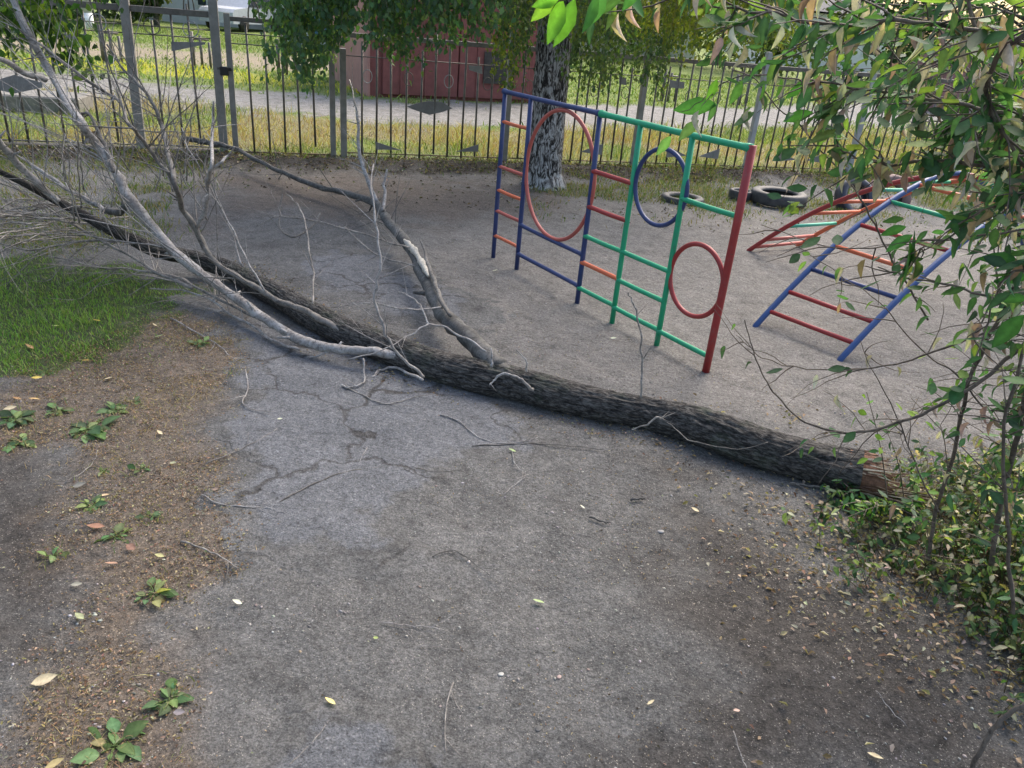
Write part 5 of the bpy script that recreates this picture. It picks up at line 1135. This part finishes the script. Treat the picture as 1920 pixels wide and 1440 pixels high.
lp = np.array(lp); V, Fs, T = merge([leafset(lp, np.array(ld), .038, [(.025, .07, .03), (.04, .11, .035), (.10, .20, .035), (.17, .27, .05), (.42, .40, .28)], .35, lt, [.35, .27, .2, .12, .06])]); npmesh('leaves', V, Fs, M_leaf, sk, smooth=True, tint=T); sm.build('stems', M_stem, sk)

# ================================================================== SMALL THINGS ON THE GROUND
def on_ground(px, py): q = at(px, py); return np.array([q[0], q[1], float(gheight(q[0], q[1]))])
# plantain rosettes
lw = leaf_t(.62, .16, .18)
WD = [(165, 805, .15, 'green plantain rosette left of the litter strip, biggest of the upper clump'), (215, 770, .09, 'green plantain rosette just above the biggest clump'), (110, 770, .10, 'plantain rosette at the bottom edge of the lawn'), (30, 785, .11, 'plantain rosette at the far left picture edge'), (255, 755, .06, 'small plantain of two leaves right of the upper clump'), (195, 885, .07, 'small plantain below the upper clump'), (262, 880, .07, 'thin plantain rosette in brown litter right of its small neighbour'), (175, 945, .08, 'plantain tuft at the edge of the dark soil patch'), (215, 1005, .10, 'plantain rosette beside reddish fallen leaves'), (285, 968, .07, 'narrow leaved plantain above the rosette with reddish leaves'), (290, 1115, .105, 'grey green plantain rosette with raised leaf tip'), (100, 1040, .07, 'faint plantain in the brown litter by the dark soil'), (320, 1310, .085, 'plantain rosette on grey grit near the lower left'), (215, 1400, .12, 'large bright plantain rosette at the bottom edge'), (435, 700, .06, 'flat weed tuft on the asphalt edge under the pale limb'), (375, 645, .09, 'weed patch where lawn meets asphalt'), (90, 695, .06, 'small weed in the lower lawn edge'), (40, 830, .09, 'dark green weed above the dark soil patch')]
WG = []
for px, py, rd, lb in WD:
    c = on_ground(px, py); k = random.randint(12, 20) if rd > .07 else random.randint(4, 7)
    yaw = np.linspace(0, 6.28, k, endpoint=False)+rng.normal(0, .25, k); P_ = c+np.stack([np.cos(yaw), np.sin(yaw), np.full(k, 0)], 1)*(rd*rng.uniform(.02, .4, k))[:, None]+np.array([0, 0, .006])
    v, f_, t_ = batch(lw[0], lw[1], P_, rotm(yaw+rng.normal(0, .4, k), rng.uniform(-.5, .05, k), rng.normal(0, .45, k)), rd*.52*rng.uniform(.3, 1.2, k), pal([(.09, .15, .07), (.12, .19, .08), (.17, .23, .10), (.24, .24, .12)], k, .3, [.35, .35, .2, .1]))
    gx_ = c[0]+rng.normal(0, rd*.5, 26); gy_ = c[1]+rng.normal(0, rd*.5, 26); g2 = blades(gx_, gy_, np.full(26, c[2]), rng.uniform(.015, .05, 26), rng.uniform(.002, .004, 26), 1.3, pal([(.16, .20, .07), (.34, .28, .15)], 26, .3)); WG.append(g2)
    stm = MB()
    for pq in P_: stm.tube([tuple(c+np.array([0, 0, -.004])), tuple((c+pq)/2+np.array([0, 0, .004])), tuple(pq)], .0012+rd*.006, 4, col=(.16, .22, .08))
    v, f_, t_ = merge([(v, f_, t_), (np.array(stm.v), [np.array([f for f in stm.f if len(f) == 4])], np.array(stm.t))])
    o = npmesh('plantain_weed', v-c, f_, M_leaf, smooth=True, tint=t_); o.location = c; tag(o, lb, 'weed', 'plantain weeds at the path edge')
stuff('weed_grass', WG, M_grass)
# fallen leaves
fl_t = leaf_t(.5, .15, -.12); YL = (.62, .47, .13); BE = (.60, .50, .33); BN = (.36, .22, .12); WT = (.62, .62, .50); GN = (.34, .42, .22)
LV = [(85, 1281, .055, BE, 'pale beige leaf lying lowest in the litter on the left'), (445, 1133, .028, WT, 'whitish leaf on grey ground right of a plantain'), (619, 1320, .032, (.68, .58, .25), 'yellow leaf at the bottom centre beside a thin twig'), (1010, 1126, .034, GN, 'pale green leaf alone on the open dirt'), (1303, 958, .03, BE, 'pale leaf on the dirt below the fallen trunk'), (705, 1203, .018, (.45, .5, .2), 'tiny yellow green leaf scrap on open dirt'), (298, 634, .045, GN, 'pale green leaf near the lawn corner'), (290, 612, .03, BE, 'small cream leaf above the pale green one at the lawn corner'), (183, 606, .04, YL, 'bright yellow leaf in the lawn'), (105, 615, .04, (.45, .5, .18), 'yellow green leaf on the lawn beside the bright yellow one'), (56, 653, .045, BN, 'brown leaf standing in the lawn'), (160, 675, .035, (.42, .27, .10), 'brown leaf at the lower lawn edge'), (70, 712, .04, YL, 'crinkled yellow leaf under the lawn edge'), (65, 750, .04, (.6, .42, .2), 'tan leaf above the left plantain'), (32, 748, .035, BN, 'pinkish brown leaf left of the tan one'), (20, 770, .045, BE, 'long cream leaf by the left picture edge'), (203, 710, .035, BE, 'pale leaf in the brown litter below the lawn'), (300, 815, .03, BE, 'little cream leaf in the middle of the litter strip'), (195, 930, .035, (.62, .45, .28), 'peach leaf beside the tuft by the dark soil'), (180, 990, .05, (.30, .17, .12), 'reddish brown leaf above the rosette'), (247, 1032, .045, (.33, .19, .14), 'dull red leaf under the rosette'), (325, 870, .03, (.4, .4, .25), 'olive leaf by the litter edge'), (405, 922, .03, (.35, .25, .2), 'brown leaf where litter meets asphalt'), (525, 790, .02, WT, 'white scrap on the cracked asphalt'), (960, 850, .03, GN, 'pale green leaf by the long twig under the trunk'), (1092, 950, .02, WT, 'small white scrap on the open dirt under the trunk'), (928, 510, .04, WT, 'white leaf at the foot of the blue posts'), (1150, 637, .035, WT, 'white leaf between the green posts'), (105, 1440, .04, (.45, .36, .18), 'upright tan leaf at the bottom left edge'), (1220, 1320, .022, BE, 'small beige leaf low on the right of the dirt'), (1380, 1335, .022, (.6, .42, .35), 'pinkish leaf low on the right near the gravel'), (1640, 1420, .035, BE, 'curled beige leaf near the bottom right'), (822, 716, .03, YL, 'yellow leaf against the underside of the trunk'), (150, 912, .045, (.28, .26, .22), 'grey green dull leaf on the dark soil edge'), (300, 1048, .03, (.42, .40, .2), 'yellow green leaf below the tan grass patch'), (210, 1062, .035, (.4, .25, .18), 'brown curled leaf under the dull red one'), (145, 1102, .03, (.34, .32, .26), 'grey leaf in the lower litter'), (150, 1160, .035, (.32, .34, .2), 'olive leaf in the lower litter'), (337, 1340, .03, (.36, .30, .30), 'mauve leaf below the lower rosette')]
for px, py, L, col, lb in LV:
    c = on_ground(px, py); a_ = random.uniform(-.6, .6)+(math.pi if random.random() < .5 else 0)
    v, f_, t_ = batch(fl_t[0]*np.array([1, 1, .8])-np.array([.5, 0, 0]), fl_t[1], np.zeros((1, 3)), rotm(np.array([a_]), np.array([random.uniform(-.25, .1)]), np.array([random.uniform(-.3, .5)])), np.array([L*1.15]), np.array([col]))
    o = npmesh('fallen_leaf', v, f_, M_dry, smooth=True, tint=t_); o.location = c+np.array([0, 0, .008+L*.12]); tag(o, lb, 'leaf', 'fallen leaves on the ground')
# loose twigs
TW = [([(460, 695), (465, 730), (455, 760), (475, 775), (503, 783)], 3, M_pale, 'curved pale twig on the asphalt left of the cracks'),
 ([(520, 945), (580, 915), (640, 890), (700, 878), (765, 876), (810, 888), (860, 887)], 2.8, M_mid, 'long dark bent twig across the asphalt'),
 ([(378, 930), (410, 948), (460, 955), (500, 955), (535, 965)], 2.6, M_pale, 'pale bent twig at the asphalt edge by the litter'),
 ([(825, 783), (860, 795), (895, 822), (935, 834), (985, 830), (1008, 824)], 2.6, M_pale, 'long pale curved twig under the fork of the trunk'),
 ([(885, 840), (950, 837), (1010, 836), (1080, 838), (1140, 850), (1143, 872)], 3, M_mid, 'straight brown twig below the middle of the trunk'),
 ([(340, 1018), (380, 1032), (415, 1048), (445, 1068)], 4, M_twig, 'short stout twig where litter meets grey ground'),
 ([(640, 728), (680, 744), (720, 762), (760, 755), (780, 750)], 2.6, M_twig, 'forked twig lying under the trunk by the cracks'),
 ([(385, 872), (430, 857), (480, 832), (520, 808)], 2, M_twig, 'thin straight twig crossing the asphalt edge'),
 ([(718, 1172), (760, 1176), (800, 1178), (832, 1182)], 2.4, M_pale, 'short pale twig on the open dirt'),
 ([(850, 1280), (838, 1320), (834, 1370), (836, 1410)], 3, M_twig, 'curved twig pointing at the viewer near the bottom'),
 ([(540, 1440), (570, 1410), (600, 1378), (615, 1356)], 3, M_twig, 'twig running off the bottom edge by the yellow leaf'),
 ([(785, 1214), (820, 1214), (860, 1220)], 1.6, M_pale, 'fine pale straw below the short pale twig'),
 ([(810, 1048), (850, 1034), (890, 1060), (935, 1095)], 2.4, M_dark, 'dark bent twig on the dirt right of the asphalt'),
 ([(1105, 970), (1130, 978), (1145, 980)], 4, M_dark, 'stubby black stick on the dirt under the trunk'),
 ([(1182, 938), (1200, 937), (1210, 938)], 5, M_dark, 'black bark fragment below the trunk'),
 ([(1480, 912), (1500, 916), (1540, 924), (1580, 936)], 5, M_mid, 'grey bark splinter lying against the broken end'),
 ([(1375, 1370), (1388, 1410), (1402, 1445)], 2, M_pale, 'pale stick at the bottom edge right of centre'),
 ([(1640, 1300), (1665, 1330), (1700, 1362)], 2, M_pale, 'thin grey stick on dark soil at lower right'),
 ([(960, 850), (965, 875), (985, 895), (960, 915), (945, 930)], 2, M_pale, 'crooked pale twig by the small green leaf'),
 ([(320, 600), (370, 625), (410, 650), (430, 668)], 2.6, M_pale, 'pale twig between lawn and asphalt'),
 ([(120, 905), (160, 885), (180, 860), (182, 835)], 2, M_twig, 'bowed twig by the biggest plantain'),
 ([(690, 838), (682, 852), (675, 866)], 2, M_pale, 'very short pale twig beside the wide crack'),
 ([(250, 1270), (330, 1258), (400, 1268), (450, 1255)], 1.6, M_dark, 'dark root like twig over the lower litter'),
 ([(640, 640+70), (560, 690), (450, 690), (380, 695)], 1.2, M_pale, 'very long fine straw lying parallel to the pale limb')]
for pts, hw, m_, lb in TW:
    P_ = smooth_path([on_ground(*q) for q in pts], 5); dist = (P_[0]-CP)@FWD; r = max(.0012, hw*.5*dist/F); c = P_[0].copy(); mb = MB(); mm = len(P_)
    pp = [Vector(q-c)+Vector((0, 0, r+.004+.006*abs(math.sin(i*.9)))) for i, q in enumerate(P_)]
    mb.tube(pp, [r*(1-.55*i/mm)*random.uniform(.85, 1.15) for i in range(mm)], 7)
    for k in range(2 if len(pts) > 3 else 0):
        i = random.randint(2, mm-3); d = (pp[i+1]-pp[i]).normalized(); side = Vector((-d.y, d.x, 0))*random.choice([-1, 1]); q = pp[i]
        mb.tube([q, q+(d+side*.7)*.04, q+(d+side*.9)*.09], [r*.5, r*.4, r*.2], 5)
    o = mb.build('twig', m_); o.location = c; tag(o, lb, 'twig', 'loose twigs on the ground')
# few bigger stones
ST = [(940, 1262, .006, 'white pebble on the dirt right of the curved twig'), (683, 1338, .007, 'white pebble right of the yellow leaf at the bottom'), (1048, 1268, .006, 'pinkish pebble near the lower middle'), (1240, 995, .009, 'grey pebble on the dark dirt under the trunk'), (1010, 1365, .008, 'flat dull stone at the bottom, right of the curved twig')]
for px, py, r, lb in ST:
    c = on_ground(px, py); mb = MB(); import bmesh
    bm = bmesh.new(); bmesh.ops.create_icosphere(bm, subdivisions=3, radius=r)
    for v in bm.verts: v.co *= 1+.5*noise.noise(v.co*90+Vector((px, 0, 0))); v.co.z *= .4; v.co.x *= 1.3
    me = bpy.data.meshes.new('pebble'); bm.to_mesh(me); bm.free(); me.polygons.foreach_set('use_smooth', [True]*len(me.polygons))
    cl_ = (.42, .41, .38) if 'white' in lb else (.10, .097, .092) if 'dark crumb' in lb or 'flat dull' in lb else (.38, .28, .25) if 'pink' in lb else (.28, .27, .26)
    o = link('pebble', me, simple('pebble_'+str(px), cl_, .8, 40, .2)); o.location = c+np.array([0, 0, r*.3]); o.rotation_euler = (0, 0, random.uniform(0, 3)); tag(o, lb, 'stone', 'loose stones on the dirt')
